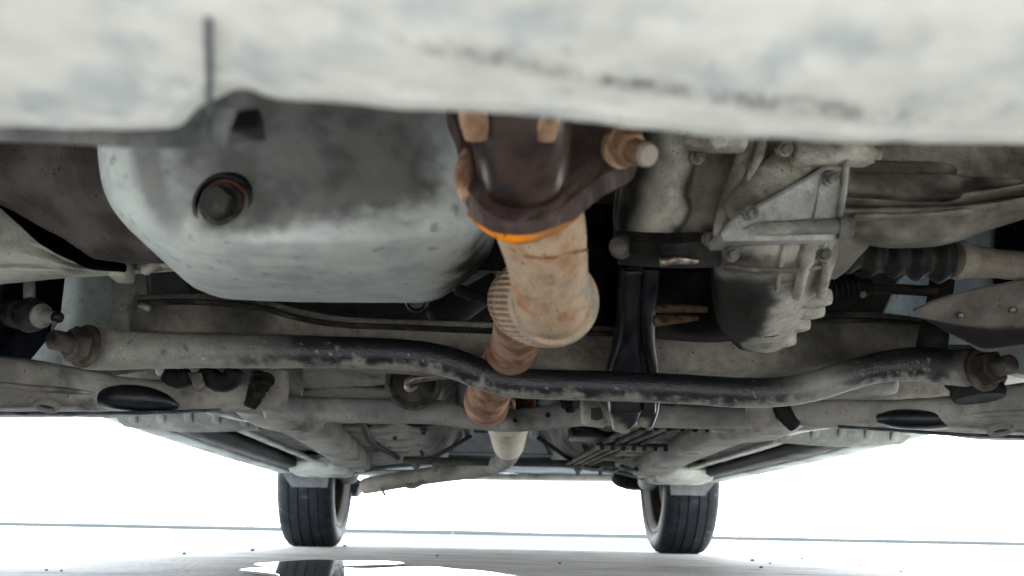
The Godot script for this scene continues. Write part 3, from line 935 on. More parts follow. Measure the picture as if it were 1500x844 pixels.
	s.plate([Vector3(0.1044, 0.2656, 1.559), Vector3(0.1139, 0.2783, 1.561), Vector3(0.1302, 0.2874, 1.562), Vector3(0.1517, 0.3, 1.563), Vector3(0.1702, 0.3113, 1.563), Vector3(0.1836, 0.3204, 1.563), Vector3(0.1994, 0.3213, 1.562), Vector3(0.1954, 0.2987, 1.56), Vector3(0.1919, 0.2817, 1.558), Vector3(0.1959, 0.2753, 1.557), Vector3(0.1888, 0.2652, 1.555), Vector3(0.1078, 0.2617, 1.555)], Vector3(0, 0.006, -0.045), 0.0022)
	put("web", s, "cast", casing, "smooth grey triangular web of the gearbox casing")
	s = Shape.new()
	s.paint = dusted(col(150, 146, 138), col(178, 174, 164), 0.5, 25.0, 0.2)
	s.bar([Vector3(0.1191, 0.2693, 1.557), Vector3(0.1315, 0.2709, 1.558), Vector3(0.1514, 0.2717, 1.559), Vector3(0.1768, 0.2735, 1.559), Vector3(0.1944, 0.2749, 1.558)], [Vector2(0.001, 0.002), Vector2(0.005, 0.0035), Vector2(0.0056, 0.0042), Vector2(0.006, 0.0045), Vector2(0.006, 0.0045)], 2.2, 16, 5)
	s.bar([Vector3(0.1992, 0.3242, 1.563), Vector3(0.1953, 0.2982, 1.562), Vector3(0.1914, 0.2809, 1.56)], [0.0024], 3.0, 12, 4)
	s.bar([Vector3(0.181, 0.3147, 1.563), Vector3(0.1745, 0.2916, 1.563), Vector3(0.1708, 0.276, 1.562)], [0.0009], 2.0, 10, 4)
	s.lathe(Vector3(0.1925, 0.2748, 1.555), Vector3(1, -0.05, 0.15), [Vector2(0, 0.0092), Vector2(0.004, 0.0092), Vector2(0.005, 0.0078), Vector2(0.0095, 0.0076), Vector2(0.0105, 0.006), Vector2(0.0105, 0.001)], 18)
	put_each("bead", s, "cast", casing)
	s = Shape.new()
	s.paint = blotched(col(10, 10, 11), col(30, 30, 31), 22.0)  # near-black sheet added where there is only a dark gap
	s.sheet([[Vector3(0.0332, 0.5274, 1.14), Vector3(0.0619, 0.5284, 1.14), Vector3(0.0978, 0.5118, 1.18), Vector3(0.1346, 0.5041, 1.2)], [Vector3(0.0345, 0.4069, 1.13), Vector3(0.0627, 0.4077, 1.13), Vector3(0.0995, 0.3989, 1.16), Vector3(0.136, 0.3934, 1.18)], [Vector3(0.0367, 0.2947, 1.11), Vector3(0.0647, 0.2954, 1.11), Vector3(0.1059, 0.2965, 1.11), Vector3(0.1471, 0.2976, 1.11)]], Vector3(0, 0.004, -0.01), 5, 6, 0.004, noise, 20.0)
	put("dark_gap_sheet", s, "hollow", gb, "black sheet added in the shadowed gap between the exhaust and the gearbox")
	s = Shape.new()
	s.paint = dusted(col(24, 24, 25), col(60, 58, 55), 0.15, 20.0)
	s.box(Vector3(0.0765, 0.4054, 1.3), Vector3(0.024, 0.034, 0.03), Basis(Vector3(0, 0, 1), 0.06), 0.005)
	s.box(Vector3(0.0746, 0.368, 1.3), Vector3(0.020, 0.026, 0.03), Basis(Vector3(0, 0, 1), 0.02), 0.005)
	put_each("sensor", s, "grime", gb)
	s = Shape.new()
	s.paint = dusted(col(84, 80, 72), col(128, 122, 112), 0.5, 40.0)
	s.lathe(Vector3(0.0451, 0.2833, 1.465), Vector3(-0.4, -0.3, 1), [Vector2(-0.01, 0.010), Vector2(0.004, 0.010), Vector2(0.006, 0.008), Vector2(0.012, 0.0076), Vector2(0.013, 0.002)], 16)
	put("plug", s, "cast", gb)
	# bolt heads and small ledges round the joints
	for k in [Vector3(0.1253, 0.2807, 1.564), Vector3(0.1857, 0.3085, 1.566), Vector3(0.1071, 0.2741, 1.518), Vector3(0.0897, 0.2737, 1.5), Vector3(0.1199, 0.2604, 1.528), Vector3(0.191, 0.2631, 1.526), Vector3(0.1526, 0.3312, 1.566), Vector3(0.0953, 0.3371, 1.532)]:
		s = Shape.new()
		s.paint = dusted(col(96, 92, 84), col(160, 155, 144), 0.5, 80.0, 0.3)
		s.lathe(k, Vector3(0.1, -0.45, 0.9), [Vector2(-0.006, 0.0062), Vector2(0.0006, 0.0062), Vector2(0.0012, 0.0056), Vector2(0.0012, 0.0042)], 18)
		s.lathe(k + Vector3(0.0001, -0.0004, 0.0008), Vector3(0.1, -0.45, 0.9), [Vector2(0, 0.0042), Vector2(0.0034, 0.0041), Vector2(0.0040, 0.0034), Vector2(0.0040, 0.001)], 6, true)
		put("bolt", s, "cast", casing)
	for k in [[Vector3(0.1201, 0.256, 1.506), Vector3(0.1434, 0.2516, 1.514), Vector3(0.1727, 0.253, 1.514), Vector3(0.2053, 0.2619, 1.498)], [Vector3(0.2165, 0.2937, 1.526), Vector3(0.2585, 0.2948, 1.528), Vector3(0.3073, 0.3002, 1.528)]]:
		s = Shape.new()
		s.paint = dusted(col(96, 90, 80), col(140, 133, 121), 0.5, 40.0, 0.3)
		s.bar(k, [Vector2(0.0018, 0.005)], 4.0, 12, 8, Vector3.UP, 0.0006, noise)
		put("ledge", s, "cast", gb)
	# final drive: the lowest lump, with fins and bolt lugs
	s = Shape.new()
	s.paint = func(p: Vector3, _n: Vector3, u: float, t: float) -> Color:
		var q := pale.lerp(brown, smoothstep(-0.1, 0.5, nz(p, 24.0)))
		q = q.lerp(pale * 1.15, smoothstep(0.45, 0.56, u) * 0.7)
		var b := 0.50 - 0.27 * smoothstep(0.5, 0.72, t) + 0.07 * nz(p, 22.0)
		q = q.lerp(dark * 0.75, smoothstep(0.20, 0.27, t + 0.04 * nz(p, 30.0)) * (1.0 - smoothstep(b - 0.03, b + 0.06, u)) * 0.95)
		q = q.lerp(dark, exp(-pow((u - 0.72) / 0.028, 2.0)) * (1.0 - smoothstep(0.30, 0.36, t)) * 0.8)
		return q.lerp(dark, exp(-pow((u - 0.33) / 0.10, 2.0) - pow((t - 0.13) / 0.045, 2.0)) * 0.85)
	s.sheet([
		[Vector3(0.1265, 0.2945, 1.46), Vector3(0.1141, 0.2748, 1.52), Vector3(0.1373, 0.2697, 1.538), Vector3(0.1685, 0.2706, 1.538), Vector3(0.1979, 0.2734, 1.532), Vector3(0.2299, 0.2976, 1.46)],
		[Vector3(0.1388, 0.2916, 1.4), Vector3(0.1217, 0.2676, 1.48), Vector3(0.1438, 0.2577, 1.51), Vector3(0.176, 0.2586, 1.51), Vector3(0.2059, 0.2641, 1.5), Vector3(0.2408, 0.2918, 1.42)],
		[Vector3(0.1531, 0.2823, 1.34), Vector3(0.1401, 0.2617, 1.41), Vector3(0.1599, 0.2507, 1.445), Vector3(0.1926, 0.2528, 1.445), Vector3(0.2218, 0.2606, 1.43), Vector3(0.2497, 0.2818, 1.37)],
		[Vector3(0.1649, 0.2615, 1.3), Vector3(0.1585, 0.2486, 1.35), Vector3(0.1752, 0.2373, 1.385), Vector3(0.2021, 0.2393, 1.385), Vector3(0.2311, 0.2525, 1.37), Vector3(0.2526, 0.2706, 1.33)],
		[Vector3(0.1873, 0.2531, 1.26), Vector3(0.1846, 0.2412, 1.3), Vector3(0.1941, 0.2329, 1.325), Vector3(0.2161, 0.2335, 1.325), Vector3(0.2357, 0.2452, 1.32), Vector3(0.255, 0.2627, 1.29)],
		[Vector3(0.2054, 0.2581, 1.22), Vector3(0.2026, 0.2461, 1.25), Vector3(0.2109, 0.2402, 1.27), Vector3(0.2315, 0.2414, 1.27), Vector3(0.2503, 0.254, 1.26), Vector3(0.2665, 0.2704, 1.24)],
		[Vector3(0.2279, 0.3145, 1.18), Vector3(0.226, 0.3094, 1.2), Vector3(0.23, 0.3045, 1.22), Vector3(0.2466, 0.3049, 1.22), Vector3(0.2635, 0.3079, 1.21), Vector3(0.2722, 0.3107, 1.2)]
		], Vector3(0, 0.02, -0.01), 14, 12, 0.0006, noise, 45.0)
	var drive := put("final_drive", s, "cast", gb, "lowest lump of the gearbox, pale on one flank and oil dark on the other")
	for k in [[[Vector3(0.1585, 0.2666, 1.536), Vector3(0.1616, 0.2548, 1.514), Vector3(0.1757, 0.2519, 1.458)], 0.0022], [[Vector3(0.1773, 0.2683, 1.536), Vector3(0.1805, 0.256, 1.512), Vector3(0.1955, 0.2516, 1.45)], 0.0060], [[Vector3(0.1958, 0.2734, 1.532), Vector3(0.2033, 0.2584, 1.5), Vector3(0.2209, 0.2562, 1.435)], 0.0052]]:
		s = Shape.new()
		s.paint = dusted(brown, pale, 0.7, 25.0, 0.4)
		s.bar(k[0], [Vector2(k[1] * 0.7, k[1])], 3.4, 14, 6, Vector3(0, 0, 1))
		put("fin", s, "cast", drive)
	for k in [Vector3(0.2246, 0.259, 1.415), Vector3(0.2305, 0.2565, 1.38), Vector3(0.2291, 0.2516, 1.345), Vector3(0.2251, 0.2432, 1.315)]:
		s = Shape.new()
		s.paint = dusted(col(176, 170, 156), col(206, 201, 186), 0.7, 50.0, 0.4)
		s.bar([k - Vector3(0.012, 0, 0.012), k + Vector3(0.003, -0.001, 0.0), k + Vector3(0.010, -0.001, 0.002)], [Vector2(0.0090, 0.0090), Vector2(0.0088, 0.0088), Vector2(0.0072, 0.0072)], 2.4, 14, 4)
		put("lug", s, "cast", drive)
	s = Shape.new()
	s.col = col(26, 26, 25)
	s.bar([Vector3(0.1937, 0.2343, 1.36), Vector3(0.2061, 0.2389, 1.358), Vector3(0.2205, 0.2441, 1.354)], [0.002, 0.004, 0.002], 2.0, 10, 5)
	put("groove", s, "rubber", drive)
	# the dark clutch housing beside it, with a rough broken edge and two rusty studs
	s = Shape.new()
	s.paint = blotched(col(26, 26, 25), col(56, 54, 50), 18.0)
	s.sheet([[Vector3(0.043, 0.2908, 1.46), Vector3(0.067, 0.2764, 1.5), Vector3(0.0919, 0.274, 1.51), Vector3(0.1162, 0.2769, 1.51)], [Vector3(0.0436, 0.2804, 1.455), Vector3(0.0677, 0.2667, 1.495), Vector3(0.0926, 0.2632, 1.505), Vector3(0.1156, 0.2635, 1.51)], [Vector3(0.0472, 0.2795, 1.43), Vector3(0.0741, 0.2691, 1.46), Vector3(0.1004, 0.2664, 1.47), Vector3(0.1232, 0.2647, 1.48)], [Vector3(0.059, 0.302, 1.35), Vector3(0.093, 0.2974, 1.36), Vector3(0.1232, 0.2947, 1.37), Vector3(0.1495, 0.2932, 1.38)]], Vector3(0, 0.012, -0.01), 6, 6)
	var clutch := put("clutch_housing", s, "cast", gb, "oil black lower clutch housing")
	s = Shape.new()
	s.paint = blotched(col(190, 180, 168), col(112, 84, 66), 90.0)
	s.bar([Vector3(0.0713, 0.2614, 1.498), Vector3(0.0802, 0.2627, 1.5), Vector3(0.0899, 0.263, 1.5), Vector3(0.1002, 0.2627, 1.5)], [0.003, 0.0038, 0.003, 0.002], 2.0, 10, 6, Vector3.UP, 0.0016, noise)
	put("broken_edge", s, "steel", clutch)
	s = Shape.new()
	s.paint = blotched(col(46, 44, 41), col(20, 20, 20), 16.0)
	s.sheet([[Vector3(0.1179, 0.3323, 1.22), Vector3(0.1496, 0.3332, 1.22), Vector3(0.1689, 0.3226, 1.27), Vector3(0.1646, 0.3052, 1.34), Vector3(0.1717, 0.2939, 1.38)], [Vector3(0.1186, 0.2937, 1.22), Vector3(0.1485, 0.2946, 1.22), Vector3(0.1697, 0.2908, 1.25), Vector3(0.1687, 0.2776, 1.32), Vector3(0.1793, 0.2679, 1.36)], [Vector3(0.1219, 0.2739, 1.2), Vector3(0.1521, 0.2716, 1.2), Vector3(0.175, 0.2642, 1.23), Vector3(0.1837, 0.2566, 1.28), Vector3(0.1989, 0.254, 1.3)], [Vector3(0.1292, 0.2716, 1.16), Vector3(0.1605, 0.2693, 1.16), Vector3(0.1895, 0.2664, 1.17), Vector3(0.2032, 0.2581, 1.22), Vector3(0.2195, 0.2544, 1.24)]], Vector3(0, 0.01, -0.02), 6, 6)
	put("side_cover", s, "cast", gb)
	s = Shape.new()
	s.paint = blotched(col(126, 104, 86), col(70, 54, 44), 60.0)
	s.bar([Vector3(0.1106, 0.2799, 1.27), Vector3(0.1375, 0.2806, 1.27), Vector3(0.1617, 0.2806, 1.27)], [0.0045, 0.0042, 0.004], 2.0, 12, 4)
	s.bar([Vector3(0.1108, 0.2692, 1.26), Vector3(0.1323, 0.2712, 1.26), Vector3(0.1552, 0.2733, 1.26)], [0.0062, 0.0050, 0.0026], 2.0, 12, 4)
	put_each("stud", s, "rust", gb)
	# the long cover towards the wheel
	s = Shape.new()
	s.paint = func(p: Vector3, _n: Vector3, u: float, t: float) -> Color:
		var q := col(138, 130, 117).lerp(col(94, 88, 78), smoothstep(-0.3, 0.3, nz(p, 16.0) + (t - 0.4) * 0.3))
		q = q.lerp(col(34, 31, 28), smoothstep(0.35, 0.8, nz(p, 11.0) + exp(-pow((u - 0.62) / 0.2, 2.0) - pow((t - 0.35) / 0.12, 2.0))))
		return q.lerp(dark, exp(-pow((t - 0.66) / 0.05, 2.0)) * (1.0 - u) * 0.7 * clampf(0.6 + nz(p, 30.0), 0.0, 1.0))
	s.sheet([
		[Vector3(0.2368, 0.4992, 1.48), Vector3(0.2758, 0.4946, 1.49), Vector3(0.3241, 0.4965, 1.49), Vector3(0.3665, 0.4982, 1.49), Vector3(0.4213, 0.5004, 1.49)],
		[Vector3(0.2169, 0.3474, 1.51), Vector3(0.2546, 0.3469, 1.51), Vector3(0.3021, 0.3506, 1.505), Vector3(0.3445, 0.3528, 1.5), Vector3(0.396, 0.3545, 1.5)],
		[Vector3(0.2109, 0.33, 1.528), Vector3(0.2455, 0.33, 1.528), Vector3(0.2931, 0.3336, 1.52), Vector3(0.3401, 0.3376, 1.505), Vector3(0.3943, 0.3413, 1.5)],
		[Vector3(0.2071, 0.3136, 1.532), Vector3(0.2422, 0.3113, 1.532), Vector3(0.2891, 0.3135, 1.524), Vector3(0.3383, 0.3265, 1.506), Vector3(0.3933, 0.3341, 1.5)],
		[Vector3(0.2148, 0.3133, 1.506), Vector3(0.2534, 0.3122, 1.506), Vector3(0.2968, 0.3128, 1.508), Vector3(0.3409, 0.3218, 1.5), Vector3(0.3929, 0.3305, 1.5)],
		[Vector3(0.2043, 0.2982, 1.528), Vector3(0.243, 0.3005, 1.528), Vector3(0.2861, 0.3029, 1.528), Vector3(0.3266, 0.3091, 1.524), Vector3(0.3829, 0.3234, 1.515)],
		[Vector3(0.2119, 0.2934, 1.51), Vector3(0.2464, 0.2906, 1.518), Vector3(0.2898, 0.2919, 1.518), Vector3(0.3334, 0.3028, 1.51), Vector3(0.3916, 0.321, 1.5)],
		[Vector3(0.2173, 0.2866, 1.5), Vector3(0.2513, 0.2826, 1.505), Vector3(0.2954, 0.2839, 1.505), Vector3(0.344, 0.3019, 1.49), Vector3(0.4039, 0.3227, 1.48)],
		[Vector3(0.2356, 0.2966, 1.46), Vector3(0.2713, 0.2916, 1.46), Vector3(0.3184, 0.2954, 1.46), Vector3(0.367, 0.3148, 1.45), Vector3(0.4298, 0.3366, 1.44)],
		[Vector3(0.2624, 0.3311, 1.4), Vector3(0.3005, 0.3322, 1.4), Vector3(0.3517, 0.3371, 1.4), Vector3(0.3981, 0.3519, 1.4), Vector3(0.4575, 0.3638, 1.4)]
		], Vector3(0, 0.014, -0.01), 12, 10, 0.0007, noise, 35.0)
	put("end_cover", s, "cast", gb, "long ribbed casting that reaches from the gearbox towards the wheel")
	s = Shape.new()
	s.paint = dusted(col(92, 86, 77), col(128, 120, 108), 0.5, 20.0)
	s.plate([Vector3(0.2083, 0.2841, 1.5), Vector3(0.2513, 0.2906, 1.48), Vector3(0.2655, 0.2951, 1.42), Vector3(0.2604, 0.2868, 1.4), Vector3(0.241, 0.2773, 1.4)], Vector3(0, 0.004, -0.03), 0.004, 3)
	put("side_boss", s, "cast", gb)

func build_left_bay() -> void:
	var s := Shape.new()
	s.paint = func(p: Vector3, _n: Vector3, u: float, t: float) -> Color:
		return col(92, 84, 78).lerp(col(62, 56, 52), smoothstep(-0.4, 0.4, nz(p, 18.0))).lerp(col(92, 84, 76), smoothstep(0.5, 0.8, nz(p, 130.0)))
	s.sheet([
		[Vector3(-0.5375, 0.4152, 1.46), Vector3(-0.4525, 0.408, 1.48), Vector3(-0.4085, 0.4044, 1.49), Vector3(-0.3726, 0.4057, 1.49)],
		[Vector3(-0.5288, 0.3651, 1.46), Vector3(-0.4447, 0.356, 1.48), Vector3(-0.401, 0.3501, 1.49), Vector3(-0.3599, 0.3485, 1.49)],
		[Vector3(-0.5326, 0.3557, 1.45), Vector3(-0.4502, 0.3257, 1.47), Vector3(-0.3992, 0.307, 1.48), Vector3(-0.3497, 0.3027, 1.48)],
		[Vector3(-0.5374, 0.3516, 1.44), Vector3(-0.4407, 0.3089, 1.455), Vector3(-0.3938, 0.2877, 1.46), Vector3(-0.3401, 0.2805, 1.46)],
		[Vector3(-0.5425, 0.3493, 1.43), Vector3(-0.4296, 0.2915, 1.44), Vector3(-0.394, 0.2721, 1.44), Vector3(-0.3372, 0.2714, 1.44)],
		[Vector3(-0.5603, 0.3563, 1.4), Vector3(-0.4351, 0.2925, 1.41), Vector3(-0.4003, 0.2749, 1.41), Vector3(-0.3413, 0.2741, 1.41)]
		], Vector3(0, 0.012, -0.02), 9, 7, 0.002, noise, 70.0)
	put("timing_cover", s, "dust_grain", car, "dark brown gritty engine cover beside the oil sump")
	s = Shape.new()
	s.col = col(6, 6, 7)  # black strip drawn in for the dark gap above the rail
	s.bar([Vector3(-0.5461, 0.3793, 1.4), Vector3(-0.5075, 0.3476, 1.4), Vector3(-0.473, 0.3188, 1.4), Vector3(-0.4531, 0.3016, 1.4), Vector3(-0.4433, 0.2917, 1.4), Vector3(-0.4308, 0.287, 1.4), Vector3(-0.4162, 0.2761, 1.4), Vector3(-0.3873, 0.2732, 1.4)], [Vector2(0.014, 0.01), Vector2(0.014, 0.01), Vector2(0.0135, 0.01), Vector2(0.013, 0.01), Vector2(0.009, 0.01), Vector2(0.0095, 0.01), Vector2(0.005, 0.01), Vector2(0.004, 0.01)], 4.0, 16, 5)
	put("dark_gap_strip", s, "hollow", car, "black wavy strip standing for the dark gap between the engine cover and the pale side rail")
	s = Shape.new()
	s.paint = dusted(col(150, 146, 136), col(204, 200, 186), 0.7, 14.0)
	s.sheet([
		[Vector3(-0.597, 0.3772, 1.34), Vector3(-0.5403, 0.3476, 1.34), Vector3(-0.4985, 0.3146, 1.35), Vector3(-0.4681, 0.2945, 1.355), Vector3(-0.4396, 0.2846, 1.36), Vector3(-0.3969, 0.2818, 1.365), Vector3(-0.348, 0.287, 1.37)],
		[Vector3(-0.585, 0.3238, 1.345), Vector3(-0.53, 0.3137, 1.35), Vector3(-0.4927, 0.3008, 1.358), Vector3(-0.4642, 0.2886, 1.362), Vector3(-0.4365, 0.2804, 1.366), Vector3(-0.3946, 0.2785, 1.37), Vector3(-0.3464, 0.2832, 1.374)],
		[Vector3(-0.5778, 0.2988, 1.35), Vector3(-0.5248, 0.2968, 1.355), Vector3(-0.4895, 0.2918, 1.362), Vector3(-0.4617, 0.2835, 1.366), Vector3(-0.4344, 0.2767, 1.37), Vector3(-0.3933, 0.2763, 1.373), Vector3(-0.3455, 0.2807, 1.376)],
		[Vector3(-0.5754, 0.2849, 1.35), Vector3(-0.5256, 0.2864, 1.35), Vector3(-0.4918, 0.2859, 1.355), Vector3(-0.464, 0.2813, 1.36), Vector3(-0.4369, 0.277, 1.364), Vector3(-0.3951, 0.2764, 1.368), Vector3(-0.3474, 0.2811, 1.37)],
		[Vector3(-0.5711, 0.2757, 1.355), Vector3(-0.5217, 0.2778, 1.355), Vector3(-0.4883, 0.278, 1.36), Vector3(-0.4626, 0.2775, 1.362), Vector3(-0.4363, 0.2754, 1.365), Vector3(-0.3949, 0.2751, 1.368), Vector3(-0.3472, 0.2798, 1.37)],
		[Vector3(-0.5894, 0.2702, 1.32), Vector3(-0.5385, 0.2737, 1.32), Vector3(-0.5067, 0.2773, 1.32), Vector3(-0.4813, 0.2807, 1.32), Vector3(-0.4557, 0.2835, 1.32), Vector3(-0.4138, 0.2874, 1.32), Vector3(-0.364, 0.2923, 1.32)],
		[Vector3(-0.6323, 0.295, 1.25), Vector3(-0.5771, 0.298, 1.25), Vector3(-0.5426, 0.3012, 1.25), Vector3(-0.5151, 0.3042, 1.25), Vector3(-0.4873, 0.3065, 1.25), Vector3(-0.4421, 0.3108, 1.25), Vector3(-0.3883, 0.3168, 1.25)]
		], Vector3(0, 0.012, -0.006), 7, 7, 0.0008, noise, 30.0)
	var rail := put("side_rail", s, "dust", car, "pale dusty body rail on the muffler side of the engine bay")
	s = Shape.new()
	s.paint = dusted(col(110, 106, 98), col(176, 172, 158), 0.6, 30.0)
	s.box(Vector3(-0.3946, 0.2768, 1.378), Vector3(0.016, 0.022, 0.02), Basis.IDENTITY, 0.003)
	s.lathe(Vector3(-0.3528, 0.2837, 1.385), Vector3(0.2, -0.2, 1), [Vector2(0, 0.008), Vector2(0.006, 0.0076), Vector2(0.008, 0.006), Vector2(0.008, 0.002)], 14)
	s.bar([Vector3(-0.3742, 0.2755, 1.38), Vector3(-0.3612, 0.2828, 1.385), Vector3(-0.3517, 0.2931, 1.388)], [0.005], 2.6, 10, 4)
	put_each("clip", s, "dust", rail)
	# inner wing behind the link
	s = Shape.new()
	s.paint = dusted(col(138, 144, 139), col(164, 168, 160), 0.5, 10.0, 0.2)
	s.sheet([[Vector3(-0.6016, 0.3671, 1.04), Vector3(-0.5721, 0.3622, 1.06), Vector3(-0.5343, 0.3604, 1.07), Vector3(-0.4886, 0.3644, 1.07)], [Vector3(-0.6039, 0.3292, 1.03), Vector3(-0.5712, 0.3251, 1.05), Vector3(-0.5317, 0.3237, 1.06), Vector3(-0.4812, 0.3225, 1.07)], [Vector3(-0.6137, 0.2956, 1.02), Vector3(-0.579, 0.2903, 1.04), Vector3(-0.5284, 0.2878, 1.05), Vector3(-0.4766, 0.2835, 1.06)], [Vector3(-0.6576, 0.2408, 1), Vector3(-0.5965, 0.2345, 1.02), Vector3(-0.5251, 0.233, 1.04), Vector3(-0.4683, 0.2412, 1.05)]], Vector3(0, 0.003, -0.012), 6, 6, 0.002, noise, 14.0)
	var wing := put("inner_wing", s, "dust", car, "pale green grey inner wing panel behind the drop link")
	s = Shape.new()
	s.paint = dusted(col(120, 120, 112), col(150, 148, 138), 0.5, 20.0, 0.2)
	s.sheet([[Vector3(-0.5282, 0.3557, 1.078), Vector3(-0.5069, 0.3563, 1.084), Vector3(-0.487, 0.3581, 1.08)], [Vector3(-0.5219, 0.3194, 1.078), Vector3(-0.4982, 0.3181, 1.086), Vector3(-0.4783, 0.3201, 1.08)], [Vector3(-0.516, 0.2735, 1.078), Vector3(-0.4919, 0.2746, 1.084), Vector3(-0.4674, 0.2761, 1.08)]], Vector3(0, 0, -0.012), 6, 5)
	s.lathe(Vector3(-0.4981, 0.3048, 1.102), Vector3(0, -0.1, 1), [Vector2(0, 0.0055), Vector2(0.001, 0.005), Vector2(0.001, 0.001)], 14)
	put("bracket", s, "dust", wing)
	s = Shape.new()
	s.col = col(66, 62, 56)
	s.sheet([[Vector3(-0.517, 0.3801, 1), Vector3(-0.4959, 0.3825, 1), Vector3(-0.4727, 0.3832, 1)], [Vector3(-0.5115, 0.3485, 1), Vector3(-0.4885, 0.3492, 1), Vector3(-0.4531, 0.3502, 1)], [Vector3(-0.5099, 0.3347, 1), Vector3(-0.4869, 0.3354, 1), Vector3(-0.4339, 0.3368, 1)]], Vector3(0, 0, -0.01), 4, 4)
	put("brace", s, "grime", wing)
	s = Shape.new()
	s.paint = blotched(col(8, 9, 12), col(20, 21, 24), 14.0)  # added sheet, near black so the tyre corner stays dark
	s.sheet([[Vector3(-0.8353, 0.3862, 0.96), Vector3(-0.7446, 0.3888, 0.96), Vector3(-0.6894, 0.3865, 0.96), Vector3(-0.6618, 0.3854, 0.96)], [Vector3(-0.8282, 0.3147, 0.95), Vector3(-0.7381, 0.3171, 0.95), Vector3(-0.6838, 0.3186, 0.95), Vector3(-0.6548, 0.3194, 0.95)], [Vector3(-0.8252, 0.2347, 0.93), Vector3(-0.7352, 0.2369, 0.93), Vector3(-0.69, 0.238, 0.93), Vector3(-0.6634, 0.2424, 0.93)]], Vector3(0, 0.002, -0.008), 5, 5, 0.003, noise, 12.0)
	put("added_dark_sheet", s, "hollow", car, "black sheet added behind the drop link to keep that corner dark")
	# drop link: ball joint boot, stud and arm
	var link := part("drop_link", "drop link with a black ball joint boot by the inner wing")
	s = Shape.new()
	s.paint = dusted(col(46, 45, 43), col(92, 88, 80), 0.3, 30.0)
	var a := Vector3(-0.5892, 0.2772, 1.18)
	var z := (Vector3(-0.5205, 0.2662, 1.215) - a).normalized()
	s.lathe(a, z, [Vector2(0, 0.008), Vector2(0.002, 0.0155), Vector2(0.016, 0.0165), Vector2(0.020, 0.0135), Vector2(0.023, 0.0165), Vector2(0.032, 0.0195), Vector2(0.041, 0.0175), Vector2(0.048, 0.0125), Vector2(0.050, 0.009), Vector2(0.052, 0.003)], 28)
	put("boot", s, "rubber", link)
	s = Shape.new()
	s.paint = dusted(col(120, 116, 108), col(160, 156, 146), 0.6, 30.0)
	s.lathe(a + z * 0.048, z, [Vector2(0, 0.013), Vector2(0.004, 0.0135), Vector2(0.006, 0.010), Vector2(0.008, 0.0082), Vector2(0.024, 0.0062), Vector2(0.025, 0.003)], 22)
	s.bar([Vector3(-0.5702, 0.3148, 1.19), Vector3(-0.5659, 0.2862, 1.19)], [0.0062], 2.0, 12, 2)
	put_each("stem", s, "dust", link)
	s = Shape.new()
	s.col = col(64, 60, 56)
	s.lathe(a + z * 0.073, z, [Vector2(0, 0.0062), Vector2(0.006, 0.0060), Vector2(0.008, 0.004), Vector2(0.009, 0.0035), Vector2(0.0095, 0.001)], 16)
	put("nut", s, "steel", link)

